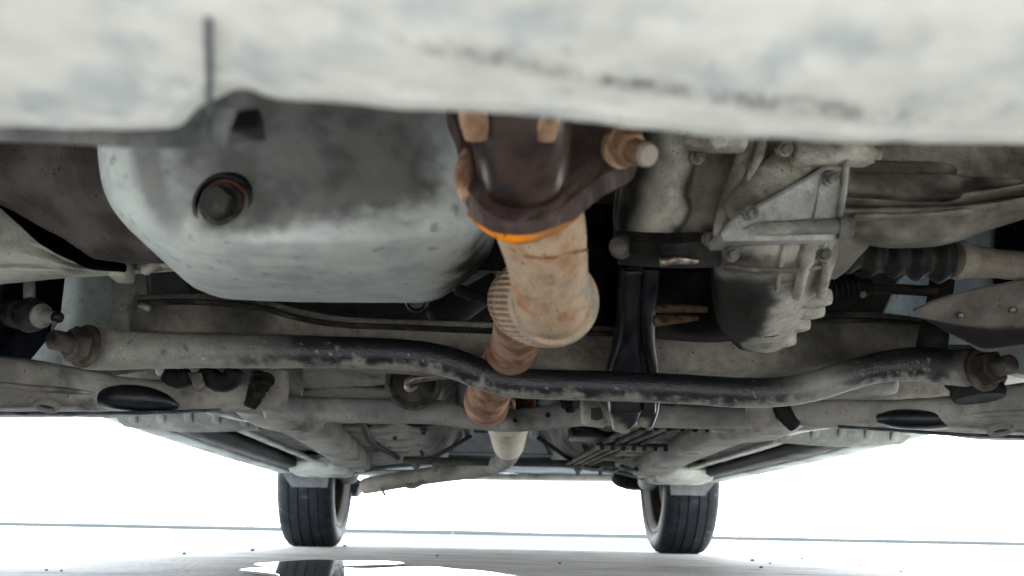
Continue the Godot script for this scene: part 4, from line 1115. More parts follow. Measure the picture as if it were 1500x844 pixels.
func build_right_bay() -> void:
	# drive shaft: pleated inner boot, then the thick pale shaft end
	var shaft := part("drive_shaft", "drive shaft with a black pleated boot and a pale dusty outer end")
	var s := Shape.new()
	s.paint = dusted(col(34, 33, 33), col(74, 70, 64), 0.2, 20.0, 0.5)
	var a := Vector3(0.2902, 0.3288, 1.32)
	var z := (Vector3(0.3981, 0.3233, 1.33) - a).normalized()
	var prof := [Vector2(0, 0.008), Vector2(0.001, 0.0185)]
	for i in 36:
		var x := i / 35.0
		prof.append(Vector2(0.002 + x * 0.098, 0.0165 + 0.006 * x + 0.0032 * sin(x * TAU * 4.5 + 0.6)))
	prof.append(Vector2(0.103, 0.020)); prof.append(Vector2(0.105, 0.012)); prof.append(Vector2(0.106, 0.004))
	s.lathe(a, z, prof, 32)
	put("boot", s, "rubber", shaft)
	s = Shape.new()
	s.paint = dusted(col(108, 100, 90), col(152, 143, 129), 0.55, 22.0)
	var b := Vector3(0.395, 0.3238, 1.328)
	s.lathe(b, Vector3(0.4986, 0.3264, 1.3) - Vector3(0.395, 0.3238, 1.328), [Vector2(0, 0.008), Vector2(0.001, 0.0185), Vector2(0.008, 0.0200), Vector2(0.014, 0.0188), Vector2(0.022, 0.0165), Vector2(0.055, 0.0148), Vector2(0.16, 0.0162), Vector2(0.17, 0.01)], 28)
	put("outer_end", s, "dust", shaft)
	# steering tie rod
	var tie := part("tie_rod", "thin steering tie rod with a small black pleated boot")
	s = Shape.new()
	s.col = col(30, 30, 31)
	var c := Vector3(0.3198, 0.3267, 1.18)
	var y := (Vector3(0.3753, 0.3374, 1.17) - c).normalized()
	prof = [Vector2(0, 0.008), Vector2(0.001, 0.019)]
	for i in 36:
		var x := i / 35.0
		prof.append(Vector2(0.002 + x * 0.040, 0.0185 - 0.004 * x + 0.0022 * sin(x * TAU * 5.0)))
	prof.append(Vector2(0.044, 0.010)); prof.append(Vector2(0.060, 0.0098)); prof.append(Vector2(0.061, 0.004))
	s.lathe(c, y, prof, 28)
	put("boot", s, "rubber", tie)
	s = Shape.new()
	s.paint = blotched(col(124, 114, 102), col(62, 58, 52), 50.0)
	s.lathe(Vector3(0.3656, 0.3363, 1.17), Vector3(0.4735, 0.3396, 1.15) - Vector3(0.3656, 0.3363, 1.17), [Vector2(0, 0.0075), Vector2(0.012, 0.0075), Vector2(0.013, 0.0065), Vector2(0.1, 0.0065), Vector2(0.101, 0.002)], 16)
	s.lathe(Vector3(0.3639, 0.3247, 1.18), Vector3(0, -0.2, 1), [Vector2(0, 0.004), Vector2(0.006, 0.004), Vector2(0.0065, 0.001)], 6, true)
	put("rod", s, "steel", tie)
	# strut and wing
	s = Shape.new()
	s.paint = dusted(col(44, 42, 40), col(92, 86, 78), 0.3, 16.0)
	s.bar([Vector3(0.4833, 0.3722, 1.14), Vector3(0.4742, 0.3313, 1.14), Vector3(0.4635, 0.2895, 1.14), Vector3(0.4554, 0.2566, 1.14)], [Vector2(0.012, 0.012), Vector2(0.0115, 0.0125), Vector2(0.012, 0.015), Vector2(0.012, 0.018)], 5.0, 16, 4, Vector3(0, 0, 1))
	put("strut", s, "grime", car, "dark upright strut behind the drive shaft")
	s = Shape.new()
	s.paint = dusted(col(150, 166, 174), col(176, 182, 180), 0.45, 12.0, 0.2)
	s.sheet([[Vector3(0.4575, 0.5024, 1), Vector3(0.5343, 0.5048, 1), Vector3(0.6057, 0.5034, 1.01), Vector3(0.6983, 0.4991, 1.03)], [Vector3(0.4603, 0.4266, 0.99), Vector3(0.5317, 0.4287, 0.99), Vector3(0.6026, 0.4278, 1), Vector3(0.6945, 0.4245, 1.02)], [Vector3(0.4741, 0.3715, 0.98), Vector3(0.5358, 0.3732, 0.98), Vector3(0.6017, 0.3725, 0.99), Vector3(0.6934, 0.37, 1.01)], [Vector3(0.4777, 0.3138, 0.96), Vector3(0.5396, 0.3154, 0.96), Vector3(0.6058, 0.3151, 0.97), Vector3(0.698, 0.3134, 0.99)]], Vector3(0, 0.003, -0.012), 6, 6, 0.003, noise, 12.0)
	var wing := put("inner_wing", s, "dust", car, "pale blue grey inner wing panel behind the drive shaft")
	s = Shape.new()
	s.paint = dusted(col(70, 66, 60), col(96, 90, 82), 0.4, 14.0)
	s.plate([Vector3(0.3583, 0.389, 1.06), Vector3(0.4774, 0.3878, 1.06), Vector3(0.4657, 0.3765, 1.06), Vector3(0.4383, 0.3254, 1.06), Vector3(0.3539, 0.3213, 1.06)], Vector3(0, 0, -0.03), 0.003)
	put("bracket", s, "grime", wing)
	# splash shield
	s = Shape.new()
	s.paint = func(p: Vector3, n: Vector3, u: float, t: float) -> Color:
		var q := col(124, 117, 109).lerp(col(102, 96, 90), smoothstep(-0.4, 0.4, nz(p, 18.0)))
		q = q.lerp(col(44, 41, 39), smoothstep(-0.03, 0.03, t - 0.54 + (0.55 - u) * 0.22 + 0.03 * nz(p, 20.0)) * (1.0 - smoothstep(0.90, 0.94, t)))
		return q.lerp(col(160, 154, 142), smoothstep(0.4, 0.6, nz(p, 60.0) - 0.1))
	s.sheet([
		[Vector3(0.3643, 0.2767, 1.3), Vector3(0.3872, 0.286, 1.305), Vector3(0.4191, 0.2955, 1.31), Vector3(0.4519, 0.3022, 1.315), Vector3(0.5065, 0.3109, 1.33)],
		[Vector3(0.3698, 0.2738, 1.295), Vector3(0.3932, 0.2773, 1.295), Vector3(0.4291, 0.2839, 1.295), Vector3(0.4622, 0.2893, 1.3), Vector3(0.5167, 0.2954, 1.31)],
		[Vector3(0.3788, 0.2709, 1.29), Vector3(0.409, 0.2697, 1.28), Vector3(0.4402, 0.2691, 1.28), Vector3(0.4765, 0.2744, 1.28), Vector3(0.5265, 0.2763, 1.29)],
		[Vector3(0.3973, 0.2665, 1.28), Vector3(0.4251, 0.2608, 1.27), Vector3(0.4523, 0.2553, 1.265), Vector3(0.4887, 0.2577, 1.265), Vector3(0.5371, 0.2637, 1.27)],
		[Vector3(0.4204, 0.2603, 1.265), Vector3(0.4368, 0.2545, 1.26), Vector3(0.4595, 0.2459, 1.255), Vector3(0.4952, 0.2526, 1.255), Vector3(0.5426, 0.2587, 1.26)]
		], Vector3(0.0005, 0.003, -0.002), 8, 7, 0.0009, noise, 40.0)
	var shield := put("splash_shield", s, "dust", car, "brown grey pointed splash shield under the drive shaft")
	s = Shape.new()
	s.col = col(120, 114, 104)
	for k in [Vector3(0.415, 0.2738, 1.297), Vector3(0.4633, 0.2784, 1.307)]:
		s.lathe(k, Vector3(0.1, -0.5, 1), [Vector2(-0.002, 0.0042), Vector2(0.001, 0.004), Vector2(0.0022, 0.0025), Vector2(0.0024, 0.0005)], 14)
	put_each("rivet", s, "steel", shield)

func build_crossmember() -> void:
	var s := Shape.new()
	s.paint = func(p: Vector3, n: Vector3, u: float, t: float) -> Color:
		var q := col(162, 154, 141).lerp(col(134, 126, 115), smoothstep(-0.3, 0.4, nz(p, 9.0)))
		var dirty: float = exp(-pow((u - 0.21) / 0.05, 2.0)) + exp(-pow((u - 0.83) / 0.06, 2.0)) * 0.9
		dirty += smoothstep(0.19, 0.14, u) * (0.85 - 0.95 * exp(-pow((u - 0.115) / 0.05, 2.0)) * smoothstep(0.262, 0.275, p.y + 0.01 * nz(p, 40.0)))
		return q.lerp(col(36, 35, 34), clampf(dirty + 0.4 * nz(p, 26.0), 0.0, 1.0) * 0.8)
	s.bar([Vector3(-0.4896, 0.301, 1.05), Vector3(-0.4415, 0.3014, 1.05), Vector3(-0.3908, 0.3019, 1.05), Vector3(-0.3394, 0.2962, 1.05), Vector3(-0.2962, 0.2869, 1.05), Vector3(-0.2447, 0.2787, 1.05), Vector3(-0.1936, 0.2757, 1.05), Vector3(-0.1168, 0.2742, 1.05), Vector3(0.0116, 0.2723, 1.05), Vector3(0.1666, 0.2727, 1.05), Vector3(0.2361, 0.2762, 1.05), Vector3(0.2973, 0.2831, 1.05), Vector3(0.359, 0.2917, 1.05), Vector3(0.4208, 0.2968, 1.05), Vector3(0.4842, 0.2967, 1.05)],
		[Vector2(0.024, 0.045), Vector2(0.025, 0.05), Vector2(0.0255, 0.05), Vector2(0.026, 0.05), Vector2(0.0262, 0.05), Vector2(0.026, 0.05), Vector2(0.027, 0.05), Vector2(0.028, 0.05), Vector2(0.029, 0.05), Vector2(0.029, 0.05), Vector2(0.030, 0.05), Vector2(0.031, 0.05), Vector2(0.033, 0.05), Vector2(0.030, 0.05), Vector2(0.025, 0.045)], 9.0, 36, 8, Vector3.UP, 0.0, null, 0.1)
	var cross := put("crossmember", s, "grime", car, "wide brown grey steel crossmember behind the stabilizer bar")
	s = Shape.new()
	s.paint = dusted(col(40, 39, 38), col(104, 98, 90), 0.25, 30.0)
	s.bar([Vector3(-0.4746, 0.3081, 1.115), Vector3(-0.4229, 0.3112, 1.115), Vector3(-0.3746, 0.31, 1.115), Vector3(-0.33, 0.3054, 1.115), Vector3(-0.2848, 0.2941, 1.115), Vector3(-0.2361, 0.288, 1.115), Vector3(-0.1553, 0.2868, 1.115), Vector3(-0.0581, 0.2852, 1.115), Vector3(0.0477, 0.2855, 1.115), Vector3(0.1541, 0.2867, 1.115)], [Vector2(0.0028, 0.008)], 3.0, 12, 6)
	s.bar([Vector3(0.1952, 0.2852, 1.115), Vector3(0.27, 0.2998, 1.115), Vector3(0.337, 0.3083, 1.115), Vector3(0.4038, 0.3101, 1.115), Vector3(0.462, 0.3066, 1.115)], [Vector2(0.0026, 0.008)], 3.0, 12, 6)
	put_each("seam", s, "grime", cross)
	s = Shape.new()
	s.col = col(176, 178, 176)
	s.bar([Vector3(-0.4707, 0.3036, 1.12), Vector3(-0.4642, 0.3017, 1.122), Vector3(-0.4616, 0.3006, 1.12)], [0.0042], 2.0, 10, 3, Vector3.UP, 0.001, noise)
	put_each("worn_corner", s, "steel", cross)
	s = Shape.new()
	s.paint = dusted(col(38, 36, 34), col(70, 66, 60), 0.2, 12.0)
	s.bar([Vector3(-0.4954, 0.3585, 0.86), Vector3(-0.3573, 0.3663, 0.86), Vector3(-0.2179, 0.3722, 0.86), Vector3(-0.0571, 0.3745, 0.86), Vector3(0.1252, 0.3753, 0.86), Vector3(0.4116, 0.3768, 0.86)], [0.022, 0.024, 0.026, 0.024, 0.022, 0.02], 2.0, 18, 5)
	s.bar([Vector3(-0.1321, 0.3334, 0.95), Vector3(-0.0862, 0.3636, 0.95), Vector3(-0.0538, 0.3889, 0.95)], [0.022, 0.02, 0.016], 2.4, 16, 4)
	var rack := put("steering_rack", s, "grime", car, "dark steering rack above the crossmember")
	s = Shape.new()
	s.col = col(76, 75, 72)
	s.lathe(Vector3(-0.1567, 0.3491, 1), Vector3(0, -0.35, 1), [Vector2(0, 0.016), Vector2(0.01, 0.016), Vector2(0.013, 0.013), Vector2(0.009, 0.010), Vector2(0.008, 0.002)], 22)
	put("adjuster", s, "steel", rack)
	s = Shape.new()
	s.paint = dusted(col(34, 38, 46), col(100, 104, 110), 0.1, 60.0)
	s.bar([Vector3(-0.1034, 0.3603, 1.02), Vector3(-0.0808, 0.3526, 1.02), Vector3(-0.0566, 0.3468, 1.02)], [0.008, 0.009, 0.006], 2.0, 12, 4)
	put("hose", s, "rubber", rack)

func build_stabilizer() -> void:
	var s := Shape.new()
	var black := col(46, 46, 48)
	var dust := col(202, 196, 184)
	s.paint = func(p: Vector3, n: Vector3, u: float, t: float) -> Color:
		var ends := maxf(1.0 - smoothstep(0.10, 0.27, u + 0.04 * nz(p, 14.0)), smoothstep(0.89, 0.96, u + 0.04 * nz(p, 14.0)))
		ends = maxf(ends, 0.7 * exp(-pow((u - 0.74) / 0.035, 2.0)))
		var k := ends * 1.1 + smoothstep(0.48, 1.05, -n.y + 0.5 * nz(p, 30.0) + 0.4 * nz(p, 90.0))
		var chip := smoothstep(0.46, 0.58, nz(p, 150.0) + 0.35 * nz(p, 17.0)) * 0.7
		return black.lerp(dust, clampf(maxf(k, chip), 0.0, 1.0)).lerp(col(26, 26, 28), smoothstep(0.42, 0.6, nz(p + Vector3(5, 5, 5), 55.0)) * 0.7)
	s.bar([Vector3(-0.526, 0.2424, 1.17), Vector3(-0.4998, 0.2416, 1.17), Vector3(-0.4735, 0.2407, 1.17), Vector3(-0.4399, 0.2408, 1.17), Vector3(-0.3763, 0.2424, 1.17), Vector3(-0.301, 0.2436, 1.17), Vector3(-0.2405, 0.2444, 1.17), Vector3(-0.1798, 0.2444, 1.17), Vector3(-0.134, 0.2417, 1.17), Vector3(-0.0972, 0.2341, 1.17), Vector3(-0.0649, 0.2226, 1.17), Vector3(-0.0343, 0.2157, 1.17), Vector3(0.0038, 0.2143, 1.17), Vector3(0.0802, 0.2138, 1.17), Vector3(0.1568, 0.2126, 1.17), Vector3(0.2183, 0.2103, 1.17), Vector3(0.2646, 0.2122, 1.17), Vector3(0.3037, 0.2193, 1.17), Vector3(0.3435, 0.2319, 1.17), Vector3(0.3834, 0.243, 1.17), Vector3(0.4269, 0.2473, 1.17), Vector3(0.4621, 0.245, 1.17), Vector3(0.4933, 0.2427, 1.17), Vector3(0.5129, 0.2416, 1.17)],
		[Vector2(0.020, 0.012), Vector2(0.0235, 0.012), Vector2(0.0225, 0.013), Vector2(0.0205, 0.015), Vector2(0.0192, 0.017), Vector2(0.0188, 0.018), Vector2(0.0178, 0.0175), Vector2(0.0174, 0.0175), Vector2(0.0170, 0.0175), Vector2(0.0170, 0.0175), Vector2(0.0170, 0.0175), Vector2(0.0170, 0.0175), Vector2(0.0166, 0.0175), Vector2(0.0166, 0.0175), Vector2(0.0166, 0.0175), Vector2(0.0168, 0.0175), Vector2(0.0166, 0.0172), Vector2(0.0168, 0.0172), Vector2(0.0170, 0.0172), Vector2(0.0172, 0.017), Vector2(0.020, 0.017), Vector2(0.0205, 0.014), Vector2(0.021, 0.012), Vector2(0.019, 0.012)], 2.1, 44, 20, Vector3.UP, 0.0005, noise)
	var bar := put("stabilizer_bar", s, "chipped", car, "thick cranked stabilizer bar across the car, chipped black above and dusty below")
	for k in [[Vector3(-0.4991, 0.2403, 1.188), Vector3(-0.55, 0.02, 0.85), "dusty bolt and nut at the flattened eye of the bar by the drop link"], [Vector3(0.4898, 0.2394, 1.188), Vector3(0.30, 0.0, 0.95), "dusty bolt and nut at the eye of the bar under the splash shield"]]:
		s = Shape.new()
		s.paint = dusted(col(62, 56, 52), col(132, 122, 110), 0.35, 60.0)
		s.bolt(k[0], k[1], 0.0178, 1.15)
		put("end_bolt", s, "cast", bar, k[2])
	s = Shape.new()
	s.paint = dusted(col(40, 38, 37), col(80, 76, 70), 0.2, 20.0)
	s.lathe(Vector3(0.5014, 0.236, 1.15), Vector3(0.06, -1, 0.1), [Vector2(-0.03, 0.03), Vector2(-0.004, 0.033), Vector2(0.004, 0.0335), Vector2(0.010, 0.029), Vector2(0.018, 0.030), Vector2(0.024, 0.027), Vector2(0.026, 0.01)], 28)
	put("bushing", s, "rubber", bar)
	s = Shape.new()
	s.paint = dusted(col(26, 26, 27), col(60, 58, 54), 0.2, 20.0)
	s.bar([Vector3(-0.4442, 0.2299, 1.08), Vector3(-0.4305, 0.2237, 1.08), Vector3(-0.4197, 0.2289, 1.08)], [0.011], 3.0, 12, 3)
	s.bar([Vector3(-0.4007, 0.2335, 1.08), Vector3(-0.3833, 0.2215, 1.08), Vector3(-0.369, 0.2252, 1.08), Vector3(-0.3642, 0.2344, 1.08)], [0.012], 3.0, 12, 3)
	put_each("mount_rubber", s, "rubber", bar)
	s = Shape.new()
	s.paint = dusted(col(84, 80, 74), col(128, 122, 112), 0.5, 40.0)
	s.plate([Vector3(-0.4154, 0.2297, 1.1), Vector3(-0.3979, 0.2301, 1.1), Vector3(-0.393, 0.2132, 1.1), Vector3(-0.4002, 0.2066, 1.1), Vector3(-0.4076, 0.2161, 1.1)], Vector3(0, 0, -0.006), 0.001)
	put("tab", s, "steel", bar)

func build_arms() -> void:
	var skin := func(p: Vector3, n: Vector3, u: float, t: float) -> Color:
		var q := col(172, 167, 158).lerp(col(142, 137, 129), smoothstep(-0.35, 0.4, nz(p, 12.0)))
		return q.lerp(col(58, 55, 52), smoothstep(0.15, 0.6, nz(p, 9.0) + 0.4 * nz(p, 40.0)) * 0.75)
	var spec := [
		# left: the arm runs from the wheel to its rear bushing
		[[Vector3(-0.7335, 0.2145, 1.07), Vector3(-0.674, 0.2126, 1.06), Vector3(-0.6134, 0.2123, 1.05), Vector3(-0.5679, 0.2098, 1.04), Vector3(-0.5337, 0.2085, 1.02), Vector3(-0.4901, 0.2115, 1), Vector3(-0.4448, 0.2172, 0.98), Vector3(-0.4038, 0.2206, 0.97), Vector3(-0.369, 0.2238, 0.96)],
		[Vector2(0.038, 0.06), Vector2(0.0335, 0.07), Vector2(0.030, 0.075), Vector2(0.026, 0.07), Vector2(0.0225, 0.065), Vector2(0.0200, 0.05), Vector2(0.0190, 0.035), Vector2(0.0182, 0.028), Vector2(0.0160, 0.024)],
		[Vector3(-0.5241, 0.1988, 1.072), Vector3(-0.5034, 0.2003, 1.076), Vector3(-0.4807, 0.2006, 1.072), Vector3(-0.4588, 0.199, 1.064), Vector3(-0.4432, 0.1946, 1.05)],
		[Vector3(-0.3613, 0.2489, 0.98), Vector3(-0.3627, 0.2246, 0.98), Vector3(-0.3682, 0.2075, 0.98)], [Vector3(-0.3416, 0.2519, 0.965), Vector3(-0.3414, 0.2273, 0.965), Vector3(-0.345, 0.2065, 0.965)], Vector3(-0.5609, 0.1811, 1.125), Vector3(-0.4685, 0.1818, 1.1),
		"pressed steel control arm by the drop link, with a black bulge in place of its dark hollow", [Vector2(0.009, 0.016), Vector2(0.0145, 0.02), Vector2(0.0158, 0.022), Vector2(0.0125, 0.02), Vector2(0.005, 0.014)], [Vector3(-0.6629, 0.2104, 1.126), Vector3(-0.6026, 0.2047, 1.122), Vector3(-0.5509, 0.2021, 1.116), Vector3(-0.523, 0.2014, 1.104)]],
		[[Vector3(0.6973, 0.2172, 1.07), Vector3(0.634, 0.2136, 1.06), Vector3(0.5741, 0.2101, 1.05), Vector3(0.531, 0.2069, 1.04), Vector3(0.4967, 0.2077, 1.02), Vector3(0.4613, 0.2111, 1), Vector3(0.4152, 0.2143, 0.98), Vector3(0.3732, 0.2155, 0.97), Vector3(0.3417, 0.2197, 0.96)],
		[Vector2(0.040, 0.06), Vector2(0.0345, 0.07), Vector2(0.029, 0.075), Vector2(0.0215, 0.07), Vector2(0.0180, 0.065), Vector2(0.0170, 0.05), Vector2(0.0170, 0.035), Vector2(0.0170, 0.028), Vector2(0.0150, 0.024)],
		[Vector3(0.523, 0.2007, 1.075), Vector3(0.4962, 0.1985, 1.074), Vector3(0.4702, 0.1981, 1.066), Vector3(0.4492, 0.1996, 1.056), Vector3(0.4355, 0.201, 1.042)],
		[Vector3(0.3254, 0.2384, 0.98), Vector3(0.3314, 0.215, 0.98), Vector3(0.3449, 0.1974, 0.98)], [Vector3(0.3025, 0.2401, 0.965), Vector3(0.305, 0.2163, 0.965), Vector3(0.3114, 0.1983, 0.965)], Vector3(0.5389, 0.1791, 1.125), Vector3(0.4449, 0.1791, 1.09),
		"pressed steel control arm under the splash shield, with a long black bulge in place of its dark hollow", [Vector2(0.008, 0.016), Vector2(0.0120, 0.02), Vector2(0.0125, 0.022), Vector2(0.0115, 0.02), Vector2(0.007, 0.014)], [Vector3(0.6157, 0.2057, 1.13), Vector3(0.5699, 0.2022, 1.124), Vector3(0.5332, 0.2, 1.116), Vector3(0.5169, 0.1984, 1.106)]]]
	for a in spec:
		var s := Shape.new()
		s.paint = skin
		s.bar(a[0], a[1], 4.4, 44, 14, Vector3.UP, 0.0005, noise)
		var arm := put("control_arm", s, "dust", car, a[7])
		s = Shape.new()
		s.paint = blotched(col(40, 42, 48), col(24, 25, 30), 20.0)  # black bulge stands in for the dark hollow of the arm
		s.bar(a[2], a[8], 2.3, 22, 7)
		put("dark_hollow_fill", s, "pad", arm)
		s = Shape.new()
		s.paint = skin
		s.bar(a[9], [Vector2(0.0022, 0.006), Vector2(0.0034, 0.008), Vector2(0.0034, 0.008), Vector2(0.002, 0.006)], 2.4, 14, 10)
		put("pressed_ridge", s, "dust", arm)
		s = Shape.new()
		s.col = col(30, 30, 31)
		s.bar(a[3], [0.0105, 0.0115, 0.0095], 2.0, 16, 5)
		put("bushing", s, "rubber", arm)
		s = Shape.new()
		s.paint = skin
		s.bar(a[4], [Vector2(0.015, 0.0165), Vector2(0.017, 0.0185), Vector2(0.014, 0.0165)], 2.6, 18, 6, Vector3(0, 0, 1))
		put("bushing_eye", s, "dust", arm)
		s = Shape.new()
		s.paint = func(_p: Vector3, _n: Vector3, u: float, _t: float) -> Color: return col(60, 58, 56) if u > 0.7 else col(142, 138, 130)
		s.lathe(a[5], Vector3(0, -0.95, 0.30), [Vector2(-0.004, 0.0145), Vector2(0.001, 0.014), Vector2(0.0016, 0.0105), Vector2(-0.001, 0.0085), Vector2(-0.003, 0.007), Vector2(-0.003, 0.001)], 24)
		put_each("drain_hole", s, "dust", arm)
	for k in [[Vector3(-0.7016, 0.174, 1.1), Vector3(-0.6397, 0.1754, 1.1), Vector3(-0.5776, 0.1769, 1.1), Vector3(-0.5193, 0.1795, 1.09), Vector3(-0.4552, 0.1851, 1.07), Vector3(-0.3968, 0.1955, 1.02)], [Vector3(0.6636, 0.1773, 1.1), Vector3(0.5969, 0.1758, 1.1), Vector3(0.539, 0.1761, 1.1), Vector3(0.4947, 0.1786, 1.09), Vector3(0.4459, 0.1837, 1.07), Vector3(0.3895, 0.193, 1.02)]]:
		var lip := Shape.new()
		lip.paint = dusted(col(60, 66, 76), col(132, 132, 130), 0.4, 20.0)
		lip.bar(k, [Vector2(0.0022, 0.006)], 2.4, 10, 8, Vector3.UP, 0.001, noise)
		put("pinch_seam", lip, "grime", car)
	# arch panels above and behind the arms
	var s := Shape.new()
	s.paint = dusted(col(120, 115, 107), col(156, 150, 140), 0.5, 12.0)
	s.sheet([[Vector3(-0.6098, 0.2694, 0.84), Vector3(-0.4735, 0.2828, 0.84), Vector3(-0.3349, 0.2863, 0.84)], [Vector3(-0.602, 0.2562, 0.83), Vector3(-0.4739, 0.2593, 0.83), Vector3(-0.3345, 0.2577, 0.83)], [Vector3(-0.5799, 0.2309, 0.8), Vector3(-0.4786, 0.2231, 0.8), Vector3(-0.3367, 0.2143, 0.8)]], Vector3(0, 0.004, -0.02), 6, 6, 0.003, noise, 14.0)
	s.sheet([[Vector3(0.3509, 0.2779, 0.84), Vector3(0.474, 0.2809, 0.84), Vector3(0.6393, 0.285, 0.84)], [Vector3(0.3524, 0.2489, 0.83), Vector3(0.4761, 0.2569, 0.83), Vector3(0.6418, 0.2609, 0.83)], [Vector3(0.3703, 0.2204, 0.8), Vector3(0.4852, 0.2251, 0.8), Vector3(0.6226, 0.2365, 0.8)]], Vector3(0, 0.004, -0.02), 6, 6, 0.003, noise, 14.0)
	put_each("subframe_leg", s, "grime", car)
	s = Shape.new()
	s.paint = dusted(col(120, 122, 120), col(160, 160, 154), 0.5, 30.0)
	s.bar([Vector3(0.4756, 0.2175, 0.88), Vector3(0.5247, 0.2362, 0.88), Vector3(0.5856, 0.2495, 0.88)], [Vector2(0.004, 0.02), Vector2(0.012, 0.02), Vector2(0.005, 0.02)], 2.0, 14, 6, Vector3.UP, 0.003, noise)
	s.bar([Vector3(-0.5638, 0.2356, 0.88), Vector3(-0.5276, 0.2268, 0.88), Vector3(-0.4918, 0.22, 0.88)], [Vector2(0.003, 0.02), Vector2(0.008, 0.02), Vector2(0.004, 0.02)], 2.0, 14, 6, Vector3.UP, 0.003, noise)
	put_each("underseal_ridge", s, "chipped", car)
	s = Shape.new()
	s.col = col(40, 39, 38)
	s.bolt(Vector3(-0.3506, 0.2387, 1), Vector3(0.05, -0.9, 0.45), 0.012, 1.0)
	put("bushing_bolt", s, "cast", car)

func build_mount() -> void:
	var m := part("torque_rod", "glossy black torque rod hanging beside the exhaust, its foot scraped to metal")
	var s := Shape.new()
	s.paint = dusted(col(34, 37, 44), col(74, 75, 78), 0.12, 30.0, 0.4)
	s.bar([Vector3(0.0872, 0.3232, 1.27), Vector3(0.0888, 0.3031, 1.24), Vector3(0.0933, 0.2824, 1.2), Vector3(0.0969, 0.2607, 1.155), Vector3(0.0979, 0.2325, 1.125), Vector3(0.1013, 0.1963, 1.11)], [Vector2(0.012, 0.014), Vector2(0.012, 0.013), Vector2(0.012, 0.013), Vector2(0.013, 0.016), Vector2(0.014, 0.021), Vector2(0.012, 0.020)], 4.0, 22, 6, Vector3(0, 0.2, 1))
	s.bar([Vector3(0.1046, 0.3208, 1.28), Vector3(0.1052, 0.3034, 1.255), Vector3(0.1089, 0.2855, 1.215), Vector3(0.1178, 0.2622, 1.17), Vector3(0.1282, 0.2348, 1.135), Vector3(0.1278, 0.1962, 1.115)], [Vector2(0.009, 0.009), Vector2(0.010, 0.009), Vector2(0.010, 0.008), Vector2(0.010, 0.007), Vector2(0.010, 0.006), Vector2(0.010, 0.008)], 4.0, 20, 6, Vector3(0, 0.2, 1))
	s.sheet([[Vector3(0.0788, 0.3207, 1.278), Vector3(0.1037, 0.3194, 1.285)], [Vector3(0.0796, 0.2948, 1.242), Vector3(0.1062, 0.294, 1.248)], [Vector3(0.085, 0.2649, 1.172), Vector3(0.1165, 0.2644, 1.178)], [Vector3(0.0843, 0.2282, 1.13), Vector3(0.1315, 0.2287, 1.134)]], Vector3(0, 0.004, -0.02), 8, 8, 0.002, noise, 30.0)
	put("arm", s, "satin", m)
	s = Shape.new()
	s.paint = func(p: Vector3, n: Vector3, u: float, t: float) -> Color:
		return col(44, 47, 54).lerp(col(190, 182, 166), smoothstep(0.62, 0.8, u + 0.22 * nz(p, 60.0) - 0.12 + maxf(0.0, -n.x) * 0.2))
	s.bar([Vector3(0.1016, 0.2302, 1.1), Vector3(0.1029, 0.2064, 1.095), Vector3(0.1018, 0.1891, 1.09), Vector3(0.0983, 0.175, 1.085)], [Vector2(0.018, 0.022), Vector2(0.017, 0.021), Vector2(0.014, 0.017), Vector2(0.007, 0.009)], 3.0, 22, 7, Vector3(0, 0.2, 1))
	s.bar([Vector3(0.1336, 0.2209, 1.085), Vector3(0.1324, 0.2009, 1.08), Vector3(0.1297, 0.1833, 1.075)], [Vector2(0.012, 0.014), Vector2(0.012, 0.013), Vector2(0.008, 0.010)], 4.0, 18, 5, Vector3(0, 0.2, 1))
	put("foot", s, "satin", m)
	s = Shape.new()
	s.paint = dusted(col(120, 116, 108), col(168, 163, 150), 0.6, 40.0)
	s.plate([Vector3(0.0552, 0.2202, 1.06), Vector3(0.0771, 0.2207, 1.06), Vector3(0.0788, 0.2107, 1.06), Vector3(0.0887, 0.1858, 1.06), Vector3(0.0819, 0.1798, 1.06), Vector3(0.0602, 0.1818, 1.06), Vector3(0.056, 0.1884, 1.06)], Vector3(0, 0.002, -0.02), 0.002)
	put("bracket", s, "dust", m)
	s = Shape.new()
	s.col = col(70, 66, 60)
	s.plate([Vector3(0.0667, 0.2034, 1.062), Vector3(0.0785, 0.2053, 1.062), Vector3(0.0818, 0.192, 1.062), Vector3(0.075, 0.1886, 1.062), Vector3(0.0667, 0.19, 1.062)], Vector3(0, 0, -0.004), 0.001)
	put("recess", s, "grime", m)

